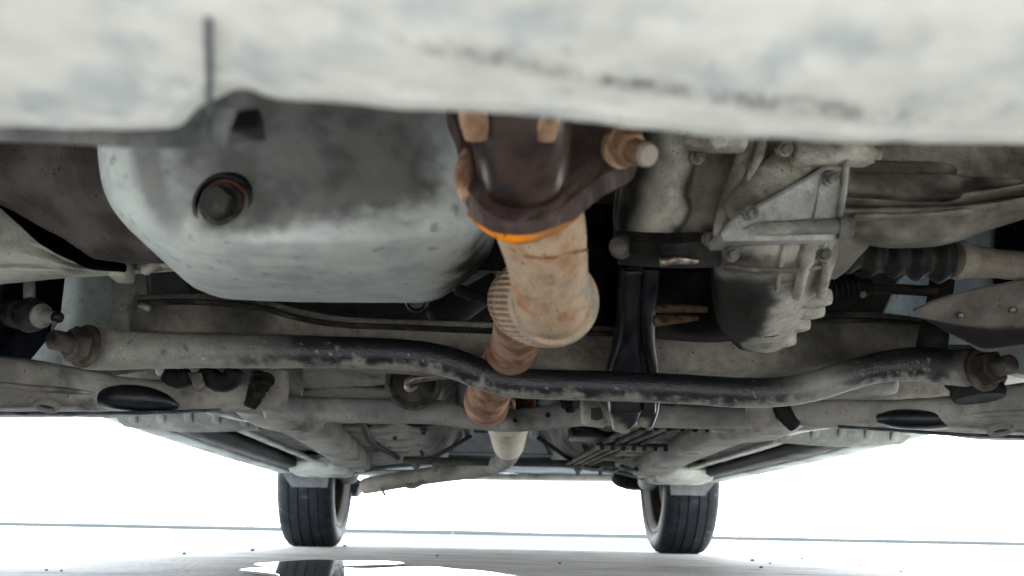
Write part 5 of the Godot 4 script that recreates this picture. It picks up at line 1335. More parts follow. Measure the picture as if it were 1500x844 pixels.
func build_rear_tube() -> void:
	var s := Shape.new()
	s.paint = dusted(col(130, 129, 125), col(160, 157, 151), 0.5, 10.0, 0.5)
	s.bar([Vector3(-0.3789, 0.2269, 0.82), Vector3(-0.3039, 0.2246, 0.82), Vector3(-0.2138, 0.2247, 0.82), Vector3(-0.1335, 0.2246, 0.82), Vector3(-0.0829, 0.2177, 0.82), Vector3(-0.0325, 0.2149, 0.82), Vector3(0.0179, 0.219, 0.82), Vector3(0.0787, 0.2275, 0.82), Vector3(0.1295, 0.2287, 0.82), Vector3(0.1906, 0.2271, 0.82), Vector3(0.2723, 0.227, 0.82), Vector3(0.3595, 0.229, 0.82)], [0.0185, 0.0180, 0.0178, 0.0180, 0.0165, 0.0165, 0.0175, 0.0185, 0.018, 0.0175, 0.0175, 0.0175], 2.6, 22, 7)
	var tube := put("rear_subframe_tube", s, "dust", car, "long grey subframe tube behind the control arms")
	s = Shape.new()
	s.col = col(26, 25, 24)
	s.lathe(Vector3(-0.0181, 0.2126, 0.842), Vector3(0, -0.2, 1), [Vector2(-0.004, 0.0035), Vector2(0.002, 0.003), Vector2(0.002, 0.0005)], 12)
	s.lathe(Vector3(0.0295, 0.2216, 0.842), Vector3(0, -0.2, 1), [Vector2(-0.004, 0.004), Vector2(0.0015, 0.0035), Vector2(0.0015, 0.0005)], 12)
	put_each("hole", s, "grime", tube)
	# a round cup with a hooked rod
	var cup := part("hanger_cup", "round rubber cup with a hooked metal rod above the subframe tube")
	s = Shape.new()
	s.paint = dusted(col(58, 57, 54), col(112, 108, 100), 0.4, 40.0)
	s.lathe(Vector3(-0.1668, 0.266, 0.86), Vector3(0.1, -0.45, 0.9), [Vector2(0, 0.040), Vector2(0.012, 0.042), Vector2(0.020, 0.040), Vector2(0.022, 0.035), Vector2(0.010, 0.030), Vector2(0.008, 0.004)], 36)
	put("cup", s, "grime", cup)
	s = Shape.new()
	s.paint = dusted(col(124, 114, 98), col(182, 176, 164), 0.5, 60.0)
	s.bar([Vector3(-0.0743, 0.2738, 0.92), Vector3(-0.1071, 0.2653, 0.92), Vector3(-0.1399, 0.2607, 0.92), Vector3(-0.1623, 0.2563, 0.92), Vector3(-0.1705, 0.2504, 0.92), Vector3(-0.1673, 0.2429, 0.92), Vector3(-0.1581, 0.247, 0.92)], [0.0058, 0.0058, 0.0058, 0.0060, 0.0056, 0.0046, 0.003], 2.0, 14, 6)
	put("hook", s, "steel", cup)
	s = Shape.new()
	s.col = col(22, 22, 23)
	s.bolt(Vector3(0.0559, 0.2379, 0.9), Vector3(0, -1, 0.2), 0.012, 0.4)
	put("subframe_bolt", s, "cast", car)
	s = Shape.new()
	s.paint = blotched(col(96, 68, 52), col(52, 40, 34), 30.0)
	s.box(Vector3(-0.0008, 0.2495, 0.78), Vector3(0.03, 0.035, 0.03))
	put("rusty_bracket", s, "rust", car)

func build_floor() -> void:
	# floor pan: cross-section with a tunnel, pressed beads across the footwells
	var s := Shape.new()
	s.paint = dusted(col(130, 130, 126), col(162, 161, 155), 0.5, 7.0, 0.3)
	var xs := [-0.76, -0.62, -0.50, -0.40, -0.30, -0.23, -0.185, -0.16, -0.12, 0.0, 0.12, 0.16, 0.185, 0.23, 0.30, 0.40, 0.50, 0.62, 0.76]
	var hs := [0.262, 0.288, 0.290, 0.292, 0.292, 0.294, 0.312, 0.360, 0.400, 0.405, 0.400, 0.360, 0.312, 0.294, 0.292, 0.292, 0.290, 0.288, 0.262]
	var net := []
	for i in 49:
		var z := 0.86 - i * 0.042
		var row := []
		for k in xs.size():
			var foot: float = smoothstep(0.2, 0.26, absf(xs[k])) * (1.0 - smoothstep(0.42, 0.5, absf(xs[k])))
			var h: float = hs[k] - 0.011 * foot * (1.0 if i % 4 < 2 else 0.0) + 0.03 * smoothstep(0.7, 0.95, z)
			row.append(Vector3(xs[k], h, z))
		net.append(row)
	s.sheet(net, Vector3(0, 0.006, 0), 5, 3, 0.002, noise, 9.0)
	var pan := put("floor_pan", s, "dust", car, "grey dusty floor pan with beads pressed across it and a tunnel along it")
	for side in [-1.0, 1.0]:
		s = Shape.new()
		s.paint = dusted(col(112, 111, 106), col(142, 140, 133), 0.5, 10.0, 0.3)
		s.bar([Vector3(side * 0.47, 0.282, 0.92), Vector3(side * 0.43, 0.27, 0.7), Vector3(side * 0.42, 0.265, 0.2), Vector3(side * 0.44, 0.265, -0.4), Vector3(side * 0.47, 0.266, -0.8)], [Vector2(0.03, 0.05), Vector2(0.028, 0.047), Vector2(0.026, 0.045), Vector2(0.026, 0.045), Vector2(0.024, 0.055)], 7.0, 24, 8)
		put("floor_rail", s, "dust", pan)
		s = Shape.new()
		s.paint = func(p: Vector3, n: Vector3, u: float, t: float) -> Color:
			return col(180, 188, 186).lerp(col(140, 144, 142), smoothstep(-0.3, 0.4, nz(p, 8.0) + 0.4 * nz(p, 40.0)))
		s.bar([Vector3(side * 0.742, 0.262, 0.72), Vector3(side * 0.736, 0.256, 0.3), Vector3(side * 0.726, 0.252, -0.3), Vector3(side * 0.718, 0.252, -0.95)], [Vector2(0.012, 0.03), Vector2(0.014, 0.032), Vector2(0.015, 0.032), Vector2(0.015, 0.032)], 5.0, 20, 10, Vector3.UP, 0.002, noise)
		var sill := put("sill", s, "dust", car, "grey sill flange on the muffler side" if side < 0 else "grey sill flange on the brake pipe side")
		s = Shape.new()
		s.paint = blotched(col(50, 51, 51), col(24, 24, 24), 9.0)
		s.bar([Vector3(side * 0.675, 0.258, 0.42), Vector3(side * 0.660, 0.254, 0.0), Vector3(side * 0.650, 0.254, -0.9)], [Vector2(0.014, 0.022), Vector2(0.017, 0.03), Vector2(0.014, 0.03)], 2.6, 16, 10, Vector3.UP, 0.004, noise)
		put("underseal", s, "grime", sill)
		# outrigger with pressed ribs
		var at := Vector3(side * 0.60, 0.246, 0.50)
		s = Shape.new()
		s.paint = dusted(col(112, 114, 112), col(146, 147, 142), 0.5, 12.0, 0.3)
		s.sheet([[at + Vector3(-0.13, 0.05, 0), at + Vector3(0, 0.05, 0.0), at + Vector3(0.13, 0.05, 0)], [at + Vector3(-0.13, 0.0, -0.02), at + Vector3(0, -0.004, -0.02), at + Vector3(0.13, 0.0, -0.02)], [at + Vector3(-0.12, -0.016, -0.05), at + Vector3(0, -0.022, -0.05), at + Vector3(0.12, -0.016, -0.05)], [at + Vector3(-0.12, 0.0, -0.12), at + Vector3(0, 0.0, -0.12), at + Vector3(0.12, 0.0, -0.12)]], Vector3(0, 0.004, -0.004), 8, 6)
		var rigger := put("outrigger", s, "dust", pan)
		for k in 5:
			s = Shape.new()
			s.paint = dusted(col(122, 124, 120), col(156, 157, 150), 0.5, 12.0, 0.3)
			var x := -0.10 + 0.05 * k
			s.bar([at + Vector3(x, 0.045, 0.004), at + Vector3(x, 0.0, -0.016), at + Vector3(x, -0.016, -0.045)], [Vector2(0.0022, 0.008)], 2.4, 12, 5)
			put("rib", s, "dust", rigger)
		s = Shape.new()
		s.paint = dusted(col(130, 132, 129), col(186, 186, 178), 0.4, 20.0, 0.3)
		s.bar([Vector3(side * 0.53, 0.246, 0.60), Vector3(side * 0.44, 0.236, 0.58), Vector3(side * 0.34, 0.240, 0.56)], [Vector2(0.005, 0.02), Vector2(0.008, 0.03), Vector2(0.005, 0.02)], 2.4, 14, 8, Vector3.UP, 0.006, noise)
		put("underseal_lump", s, "chipped", pan)
		# jacking bracket ahead of the rear wheel
		var j := Vector3(side * 0.565, 0.252, -0.78)
		s = Shape.new()
		s.paint = dusted(col(160, 164, 160), col(196, 198, 190), 0.5, 9.0, 0.3)
		s.bar([j + Vector3(0.012 * side, 0.012, 0.12), j + Vector3(0.0, 0.002, 0.085), j + Vector3(0, -0.002, 0.0), j + Vector3(0, 0.0, -0.10), j + Vector3(0, 0.012, -0.15)], [Vector2(0.012, 0.06), Vector2(0.026, 0.085), Vector2(0.029, 0.088), Vector2(0.029, 0.088), Vector2(0.014, 0.07)], 7.0, 28, 7, Vector3.UP, 0.0, null, 0.15)
		s.bar([j + Vector3(-0.11 * side, 0.012, 0.06), j + Vector3(-0.11 * side, 0.004, -0.06)], [Vector2(0.018, 0.02)], 5.0, 18, 5)
		var jack := put("jacking_bracket", s, "dust", car, "pale bracket ahead of the rear wheel, " + ("muffler side" if side < 0 else "brake pipe side"))
		s = Shape.new()
		s.col = col(40, 40, 40)
		s.lathe(j + Vector3(0.02 * side, -0.0305, -0.02), Vector3(0, -1, 0), [Vector2(-0.004, 0.018), Vector2(0.001, 0.017), Vector2(0.0012, 0.013), Vector2(-0.001, 0.012), Vector2(-0.001, 0.002)], 20)
		put("hole", s, "grime", jack)
		# mud deflector
		s = Shape.new()
		s.paint = dusted(col(92, 96, 100), col(128, 130, 130), 0.5, 14.0, 0.2)
		var d := Vector3(side * 0.662, 0.0, -1.02)
		s.plate([d + Vector3(-0.088, 0.262, 0), d + Vector3(0.088, 0.262, 0), d + Vector3(0.080 if side < 0 else 0.035, 0.196, -0.004), d + Vector3(-0.040 if side < 0 else -0.080, 0.196, -0.004)], Vector3(0, 0, -0.005), 0.001)
		put("mud_deflector", s, "rubber", car, "short grey mud flap ahead of the rear tyre, " + ("muffler side" if side < 0 else "brake pipe side"))
	for k in [[Vector3(0.40, 0.2385, 0.10), 0.022], [Vector3(-0.40, 0.2385, -0.1), 0.018], [Vector3(0.42, 0.2385, -0.35), 0.026], [Vector3(-0.42, 0.2385, 0.35), 0.012], [Vector3(0.42, 0.238, 0.42), 0.013]]:
		s = Shape.new()
		s.paint = func(_p: Vector3, _n: Vector3, u: float, _t: float) -> Color: return col(34, 34, 34) if u > 0.55 else col(150, 149, 142)
		s.lathe(k[0], Vector3(0, -1, 0), [Vector2(-0.006, k[1] * 1.2), Vector2(0.001, k[1] * 1.15), Vector2(0.0015, k[1]), Vector2(-0.001, k[1] * 0.86), Vector2(-0.002, k[1] * 0.2)], 22)
		put("grommet", s, "dust", pan)
	for k in [[-0.33, 0.5, -0.6], [0.33, 0.42, -0.62], [-0.545, 0.3, -0.6], [0.545, 0.3, -0.6]]:
		s = Shape.new()
		s.paint = dusted(col(92, 92, 88), col(150, 149, 140), 0.5, 30.0, 0.3)
		var run := []
		for i in 15:
			run.append(Vector3(k[0] + 0.004 * nz(Vector3(i, k[0] * 9.0, 0), 0.8), 0.283, lerpf(k[1], k[2], i / 14.0)))
		s.bar(run, [Vector2(0.004, 0.007)], 2.0, 8, 4, Vector3.UP, 0.003, noise)
		put("seam_sealer", s, "dust", pan)
	for side in [-1.0, 1.0]:
		for k in 9:
			s = Shape.new()
			s.paint = dusted(col(122, 122, 117), col(160, 158, 150), 0.55, 14.0, 0.4)
			var z := 0.46 - k * 0.135
			s.bar([Vector3(side * 0.235, 0.296, z + 0.03), Vector3(side * 0.27, 0.288, z), Vector3(side * 0.33, 0.286, z), Vector3(side * 0.385, 0.287, z), Vector3(side * 0.40, 0.296, z)], [Vector2(0.008, 0.026)], 3.4, 16, 6)
			put("bead", s, "dust", pan)
		# tunnel flank: a pressed shield with rolled edges
		s = Shape.new()
		s.paint = dusted(col(104, 106, 104), col(150, 150, 144), 0.45, 12.0, 0.3)
		var flank := []
		for k in 25:
			var z := 0.62 - k * 0.055
			var o := 0.006 * (1.0 if k % 3 == 0 else 0.0)
			flank.append([Vector3(side * 0.122, 0.385, z), Vector3(side * (0.158 - o), 0.352, z), Vector3(side * (0.178 - o), 0.316, z), Vector3(side * 0.205, 0.2885 - o, z), Vector3(side * 0.235, 0.2845 - o * 0.5, z)])
		s.sheet(flank, Vector3(side * 0.001, 0.002, 0), 4, 3, 0.001, noise, 20.0)
		put("tunnel_shield", s, "dust", pan)
		# front bracket of the rail, with two bolts
		s = Shape.new()
		s.paint = dusted(col(118, 117, 112), col(158, 156, 148), 0.55, 18.0, 0.3)
		s.bar([Vector3(side * 0.44, 0.262, 0.70), Vector3(side * 0.42, 0.246, 0.60), Vector3(side * 0.40, 0.240, 0.52), Vector3(side * 0.385, 0.250, 0.44)], [Vector2(0.020, 0.040), Vector2(0.022, 0.046), Vector2(0.018, 0.040), Vector2(0.012, 0.024)], 5.0, 22, 6)
		put("rail_bracket", s, "dust", pan)
		# trimmed flange that runs along the inside of the sill
		s = Shape.new()
		s.paint = dusted(col(150, 152, 150), col(190, 190, 184), 0.5, 16.0, 0.3)
		s.bar([Vector3(side * 0.60, 0.266, 0.40), Vector3(side * 0.585, 0.262, -0.1), Vector3(side * 0.575, 0.262, -0.66)], [Vector2(0.005, 0.014)], 3.0, 12, 14, Vector3.UP, 0.003, noise)
		put("floor_flange", s, "dust", pan)
	# corrugated wiring tube and a thin line along the floor
	s = Shape.new()
	s.col = col(36, 37, 39)
	var tube := []
	var wide := []
	for i in 121:
		var z := 0.55 - i * 0.0105
		tube.append(Vector3(-0.335 + 0.012 * sin(z * 7.0), 0.276, z))
		wide.append(0.0075 + 0.0012 * (1.0 if i % 2 == 0 else -1.0))
	s.bar(tube, wide, 2.0, 10, 1)
	put("wiring_tube", s, "rubber", pan)
	s = Shape.new()
	s.paint = dusted(col(80, 82, 82), col(140, 138, 130), 0.4, 20.0)
	s.bar([Vector3(-0.53, 0.272, 0.5), Vector3(-0.515, 0.270, 0.1), Vector3(-0.52, 0.268, -0.4), Vector3(-0.50, 0.262, -0.8), Vector3(-0.52, 0.26, -1.0)], [0.0045], 2.0, 10, 8)
	put("vent_line", s, "dust", pan)
	for k in [Vector3(-0.30, 0.2865, 0.30), Vector3(-0.28, 0.2865, -0.12), Vector3(-0.36, 0.2865, -0.45), Vector3(0.36, 0.2865, 0.18), Vector3(0.50, 0.285, 0.05), Vector3(-0.50, 0.285, 0.12), Vector3(0.53, 0.284, -0.4), Vector3(-0.52, 0.284, -0.5), Vector3(-0.20, 0.284, 0.05), Vector3(0.21, 0.284, -0.3), Vector3(0.34, 0.2865, -0.5), Vector3(-0.24, 0.2865, -0.58)]:
		s = Shape.new()
		s.paint = dusted(col(50, 50, 50), col(130, 128, 120), 0.35, 70.0)
		s.bolt(k + Vector3(0, 0.004, 0), Vector3(0, -1, 0), 0.0085, 0.9)
		put("floor_stud", s, "cast", pan)
	# stamped cover behind the subframe tube and a loom that crosses the tunnel
	for side in [-1.0, 1.0]:
		s = Shape.new()
		s.paint = dusted(col(84, 85, 83), col(140, 139, 132), 0.45, 16.0, 0.4)
		s.plate([Vector3(side * 0.20, 0.278, 0.66), Vector3(side * 0.36, 0.272, 0.66), Vector3(side * 0.37, 0.266, 0.50), Vector3(side * 0.30, 0.262, 0.42), Vector3(side * 0.21, 0.268, 0.46)], Vector3(0, 0.006, 0.0), 0.003, 2)
		var cover := put("stamped_cover", s, "dust", pan)
		s = Shape.new()
		s.paint = dusted(col(84, 85, 83), col(140, 139, 132), 0.5, 16.0, 0.4)
		s.bar([Vector3(side * 0.23, 0.267, 0.60), Vector3(side * 0.29, 0.265, 0.56), Vector3(side * 0.34, 0.266, 0.56)], [Vector2(0.004, 0.012)], 2.6, 12, 6)
		s.bar([Vector3(side * 0.235, 0.2645, 0.51), Vector3(side * 0.29, 0.2625, 0.49), Vector3(side * 0.33, 0.263, 0.49)], [Vector2(0.004, 0.010)], 2.6, 12, 6)
		put_each("rib", s, "dust", cover)
	s = Shape.new()
	s.col = col(26, 27, 29)
	s.bar([Vector3(-0.24, 0.283, 0.30), Vector3(-0.20, 0.272, 0.24), Vector3(-0.12, 0.30, 0.16), Vector3(0.0, 0.345, 0.12), Vector3(0.13, 0.30, 0.1), Vector3(0.22, 0.274, 0.08), Vector3(0.25, 0.28, 0.0)], [0.007], 2.0, 10, 8)
	put("wiring_loom", s, "rubber", pan)
	# cross bar with two bolts
	s = Shape.new()
	s.paint = dusted(col(62, 62, 61), col(98, 96, 90), 0.4, 12.0)
	s.bar([Vector3(-0.30, 0.268, -0.70), Vector3(0.0, 0.268, -0.70), Vector3(0.34, 0.268, -0.70)], [Vector2(0.011, 0.018)], 6.0, 16, 6)
	var brace := put("tunnel_brace", s, "grime", car, "dark flat brace across the tunnel")
	for x in [-0.265, -0.205, 0.23, 0.30]:
		s = Shape.new()
		s.col = col(104, 102, 96)
		s.bolt(Vector3(x, 0.258, -0.695), Vector3(0, -1, 0.1), 0.011, 1.0)
		put("bolt", s, "cast", brace)
	# brake and fuel pipes with their clips
	var pipes := part("brake_pipe_bundle", "four thin parallel brake and fuel pipes clipped under the floor")
	for i in 4:
		s = Shape.new()
		s.paint = dusted(col(72, 72, 70), col(126, 124, 117), 0.4, 14.0)
		var x := 0.245 + i * 0.034
		s.bar([Vector3(x + 0.04, 0.30, 0.90), Vector3(x + 0.015, 0.272, 0.62), Vector3(x - 0.01, 0.268, 0.35), Vector3(x - 0.03 - i * 0.006, 0.266, -0.1), Vector3(x - 0.045 - i * 0.012, 0.264, -0.55), Vector3(x - 0.05 - i * 0.012, 0.27, -0.72)], [0.0052], 2.0, 10, 6)
		put("pipe", s, "dust", pipes)
	for z in [0.42, 0.0]:
		s = Shape.new()
		s.col = col(30, 30, 31)
		s.box(Vector3(0.285, 0.262, z), Vector3(0.17, 0.008, 0.018), Basis.IDENTITY, 0.002)
		for i in 7:
			s.box(Vector3(0.215 + i * 0.025, 0.256, z), Vector3(0.010, 0.016, 0.014), Basis.IDENTITY, 0.002)
		put_each("clip", s, "rubber", pipes)
	s = Shape.new()
	s.col = col(46, 47, 50)
	s.box(Vector3(0.19, 0.288, 0.0), Vector3(0.10, 0.03, 0.10), Basis.IDENTITY, 0.006)
	put("filter_box", s, "rubber", pipes)
	for k in 4:
		s = Shape.new()
		s.paint = dusted(col(58, 62, 66), col(120, 122, 120), 0.4, 30.0)
		var o := Vector3(0.24 + k * 0.06, 0.262, -0.66 - 0.05 * (k % 2))
		s.bar([o, o + Vector3(0.03, -0.014, 0.02), o + Vector3(0.055, -0.004, -0.03)], [Vector2(0.006, 0.010)], 3.0, 10, 4)
		put("cable_bracket", s, "grime", pipes)
	for k in 2:
		s = Shape.new()
		s.col = col(52, 56, 60)
		var o := -1.0 if k == 0 else 1.0
		s.bar([Vector3(o * 0.10, 0.33, -0.55), Vector3(o * 0.24, 0.268, -0.72), Vector3(o * 0.38, 0.256, -0.86), Vector3(o * 0.50, 0.25, -1.05), Vector3(o * 0.58, 0.265, -1.25)], [0.0065], 2.0, 10, 8)
		put("brake_cable", s, "rubber", pan)
	# dark things above the tunnel pipe
	s = Shape.new()
	s.paint = dusted(col(40, 46, 54), col(70, 76, 82), 0.3, 12.0)
	s.bar([Vector3(-0.10, 0.36, 0.5), Vector3(-0.11, 0.35, -0.6)], [0.02], 2.0, 14, 6)
	s.bar([Vector3(0.08, 0.36, 0.5), Vector3(0.09, 0.35, -0.6)], [0.02], 2.0, 14, 6)
	for k in 5:
		s.bar([Vector3(-0.10, 0.372, 0.3 - k * 0.2), Vector3(0.09, 0.372, 0.3 - k * 0.2)], [Vector2(0.008, 0.03)], 4.0, 10, 2)
	put_each("heat_shield", s, "grime", pan)

func build_rear() -> void:
	var s := Shape.new()
	s.paint = dusted(col(104, 116, 126), col(150, 156, 158), 0.3, 5.0, 0.2)
	s.sheet([[Vector3(-0.62, 0.318, -1.02), Vector3(-0.3, 0.32, -1.02), Vector3(0.3, 0.32, -1.02), Vector3(0.62, 0.318, -1.02)], [Vector3(-0.62, 0.33, -1.6), Vector3(-0.3, 0.325, -1.6), Vector3(0.3, 0.325, -1.6), Vector3(0.62, 0.33, -1.6)], [Vector3(-0.70, 0.33, -2.02), Vector3(-0.3, 0.325, -2.02), Vector3(0.3, 0.325, -2.02), Vector3(0.70, 0.33, -2.02)]], Vector3(0, 0.006, 0), 10, 10, 0.004, noise, 5.0)
	put("boot_floor", s, "dust", car, "blue grey boot floor between the rear wheels")
	s = Shape.new()
	s.paint = dusted(col(146, 150, 148), col(186, 184, 172), 0.6, 8.0, 0.5)
	s.bar([Vector3(-0.80, 0.315, -1.98), Vector3(-0.45, 0.310, -2.08), Vector3(0.0, 0.308, -2.11), Vector3(0.45, 0.310, -2.08), Vector3(0.80, 0.315, -1.98)], [Vector2(0.016, 0.05)], 4.0, 18, 10, Vector3.UP, 0.002, noise)
	put("rear_bumper_lip", s, "dust", car, "pale lower lip of the rear bumper, farthest back")
	# torsion beam, trailing arms, springs
	s = Shape.new()
	s.paint = dusted(col(86, 92, 96), col(132, 134, 132), 0.4, 9.0)
	s.bar([Vector3(-0.55, 0.300, -1.22), Vector3(-0.2, 0.315, -1.18), Vector3(0.2, 0.315, -1.18), Vector3(0.55, 0.300, -1.22)], [Vector2(0.03, 0.04), Vector2(0.022, 0.04), Vector2(0.022, 0.04), Vector2(0.03, 0.04)], 3.0, 18, 8)
	var beam := put("torsion_beam", s, "grime", car, "grey rear torsion beam between the trailing arms")
	for side in [-1.0, 1.0]:
		s = Shape.new()
		s.paint = dusted(col(84, 90, 94), col(134, 136, 133), 0.45, 12.0)
		s.bar([Vector3(side * 0.50, 0.285, -0.86), Vector3(side * 0.51, 0.268, -1.0), Vector3(side * 0.535, 0.255, -1.2), Vector3(side * 0.56, 0.265, -1.34), Vector3(side * 0.60, 0.29, -1.36)], [0.024, 0.030, 0.036, 0.034, 0.045], 2.4, 18, 7)
		put("trailing_arm", s, "grime", beam)
		s = Shape.new()
		s.paint = dusted(col(96, 98, 98), col(150, 150, 144), 0.5, 20.0)
		s.bar([Vector3(side * 0.47, 0.275, -0.86), Vector3(side * 0.52, 0.27, -0.84), Vector3(side * 0.58, 0.275, -0.86)], [0.024, 0.028, 0.022], 2.0, 16, 5)
		s.bolt(Vector3(side * 0.47, 0.272, -0.85), Vector3(-side, 0, 0.3), 0.014, 1.0)
		put("pivot_bush", s, "grime", beam)
		s = Shape.new()
		s.col = col(70, 74, 78)
		var coil := []
		for i in 49:
			var a := TAU * i / 12.0
			coil.append(Vector3(side * 0.52 + cos(a) * 0.05, 0.285 + i * 0.0036, -1.25 + sin(a) * 0.05))
		s.bar(coil, [0.006], 2.0, 8, 2)
		put("coil_spring", s, "grime", beam)
		s = Shape.new()
		s.col = col(60, 64, 68)
		s.bar([Vector3(side * 0.44, 0.275, -0.84), Vector3(side * 0.46, 0.262, -0.95), Vector3(side * 0.52, 0.26, -1.1), Vector3(side * 0.585, 0.262, -1.24), Vector3(side * 0.60, 0.272, -1.27)], [0.0055], 2.0, 10, 7)
		put("brake_hose", s, "rubber", beam)
	s = Shape.new()
	s.col = col(34, 35, 36)
	s.bar([Vector3(0.50, 0.285, -1.62), Vector3(0.52, 0.268, -1.60), Vector3(0.57, 0.266, -1.60), Vector3(0.60, 0.28, -1.60)], [Vector2(0.03, 0.05)], 3.0, 14, 6)
	put("tow_cover", s, "rubber", car)

func build_wheels() -> void:
	var made: Node3D = null
	for w in [[-0.668, -1.34, "rear wheel on the muffler side, its tyre mirrored in a puddle"], [0.668, -1.34, "rear wheel on the brake pipe side, standing on damp concrete"], [-0.75, 1.35, "front wheel beside the drop link"], [0.75, 1.35, "front wheel beside the splash shield"]]:
		var wheel: Node3D
		if made == null:
			wheel = Node3D.new()
			car.add_child(wheel)
			made = wheel
			var x := Vector3.RIGHT
			var s := Shape.new()
			s.paint = func(p: Vector3, n: Vector3, u: float, t: float) -> Color:
				var q := col(28, 31, 37).lerp(col(48, 51, 57), smoothstep(0.0, 0.5, nz(p, 16.0) + 0.4 * nz(p, 60.0)) * 0.7)
				var turn := atan2(p.y, p.z) * 36.0 + p.x * 60.0
				if p.length() > 0.27 and absf(p.x) > 0.022:
					q = q.lerp(q * 0.3, smoothstep(0.82, 0.97, sin(turn)))
				return q.lerp(col(92, 88, 83), smoothstep(0.42, 0.6, nz(p, 70.0) + 0.15 * nz(p, 9.0)))
			# half section, inner bead round to outer bead, with four grooves in the tread
			var half := [Vector2(-0.070, 0.213), Vector2(-0.080, 0.219), Vector2(-0.091, 0.233), Vector2(-0.098, 0.252), Vector2(-0.096, 0.270), Vector2(-0.090, 0.283), Vector2(-0.080, 0.2925), Vector2(-0.066, 0.2965)]
			for gx in [-0.050, -0.018, 0.018, 0.050]:
				half.append(Vector2(gx - 0.0034, 0.3 - absf(gx) * 0.05)); half.append(Vector2(gx - 0.0026, 0.2945)); half.append(Vector2(gx + 0.0026, 0.2945)); half.append(Vector2(gx + 0.0034, 0.3 - absf(gx) * 0.05))
			for q in [Vector2(0.066, 0.2965), Vector2(0.080, 0.2925), Vector2(0.090, 0.283), Vector2(0.096, 0.270), Vector2(0.098, 0.252), Vector2(0.091, 0.233), Vector2(0.080, 0.219), Vector2(0.070, 0.213), Vector2(0.0, 0.210), Vector2(-0.070, 0.213)]:
				half.append(q)
			ring_body(s, half, 300)
			put("tyre", s, "rubber", wheel)
			s = Shape.new()
			s.paint = func(p: Vector3, _n: Vector3, _u: float, _t: float) -> Color:
				return col(196, 195, 188) if p.x < -0.068 else col(70, 63, 56).lerp(col(46, 41, 37), smoothstep(-0.3, 0.3, nz(p, 20.0)))
			ring_body(s, [Vector2(-0.088, 0.222), Vector2(-0.091, 0.216), Vector2(-0.084, 0.210), Vector2(-0.074, 0.208), Vector2(-0.066, 0.201), Vector2(-0.05, 0.200), Vector2(0.0, 0.192), Vector2(0.05, 0.190), Vector2(0.086, 0.206), Vector2(0.088, 0.222), Vector2(0.070, 0.2125), Vector2(0.0, 0.2095), Vector2(-0.070, 0.2125), Vector2(-0.088, 0.222)], 72)
			put("rim", s, "film", wheel)
			s = Shape.new()
			s.paint = dusted(col(66, 56, 48), col(96, 86, 76), 0.3, 14.0)
			s.lathe(Vector3(0.055, 0, 0), x, [Vector2(0, 0.03), Vector2(0.001, 0.188), Vector2(0.012, 0.191), Vector2(0.014, 0.03)], 48)
			put("wheel_disc", s, "grime", wheel)
			s = Shape.new()
			s.paint = dusted(col(70, 62, 54), col(116, 108, 98), 0.35, 20.0)
			s.lathe(Vector3(-0.02, 0, 0), x, [Vector2(0, 0.04), Vector2(0.002, 0.11), Vector2(0.010, 0.122), Vector2(0.05, 0.120), Vector2(0.06, 0.09), Vector2(0.075, 0.05)], 40)
			s.lathe(Vector3(-0.06, 0, 0), x, [Vector2(0, 0.02), Vector2(0.002, 0.04), Vector2(0.05, 0.045), Vector2(0.051, 0.02)], 24)
			s.box(Vector3(-0.04, 0.05, 0.10), Vector3(0.06, 0.10, 0.06), Basis.IDENTITY, 0.01)
			put("brake_drum", s, "cast", wheel)
			s = Shape.new()
			s.paint = blotched(col(64, 54, 46), col(92, 82, 72), 14.0)
			s.lathe(Vector3(-0.030, 0, 0), x, [Vector2(0, 0.09), Vector2(-0.010, 0.11), Vector2(-0.012, 0.150), Vector2(-0.004, 0.172), Vector2(0.002, 0.184), Vector2(0.006, 0.184), Vector2(0.006, 0.09)], 48)
			s.bolt(Vector3(-0.040, 0.13, 0.03), -x, 0.012, 0.8)
			s.bolt(Vector3(-0.040, -0.12, 0.05), -x, 0.009, 0.8)
			put("backing_plate", s, "grime", wheel)
		else:
			wheel = made.duplicate()
			car.add_child(wheel, true)
		wheel.name = "wheel" if wheel == made else "wheel_001"
		wheel.position = Vector3(w[0], 0.2965, w[1])
		wheel.rotation.y = PI if w[0] > 0 else 0.0
		wheel.rotation.y += PI
		wheel.set_meta("label", w[2])

# a closed half section turned all the way round the x axis
func ring_body(s: Shape, section: Array, seg: int) -> void:
	s.begin()
	for i in section.size() - 1:
		if i > 0:
			var d0: Vector2 = section[i] - section[i - 1]
			var d1: Vector2 = section[i + 1] - section[i]
			if absf(d0.angle_to(d1)) > 0.75:
				s.group += 1
		for k in seg:
			var a := TAU * k / seg
			var b := TAU * (k + 1) / seg
			var p := Vector3(section[i].x, cos(a) * section[i].y, sin(a) * section[i].y)
			var q := Vector3(section[i].x, cos(b) * section[i].y, sin(b) * section[i].y)
			var r := Vector3(section[i + 1].x, cos(a) * section[i + 1].y, sin(a) * section[i + 1].y)
			var t := Vector3(section[i + 1].x, cos(b) * section[i + 1].y, sin(b) * section[i + 1].y)
			var cp := s.tint(p, p, 0, 0)
			var cq := s.tint(q, q, 0, 0)
			var cr := s.tint(r, r, 0, 0)
			var ct := s.tint(t, t, 0, 0)
			s.tri(p, r, t, cp, cr, ct)
			s.tri(p, t, q, cp, ct, cq)
	s.finish()

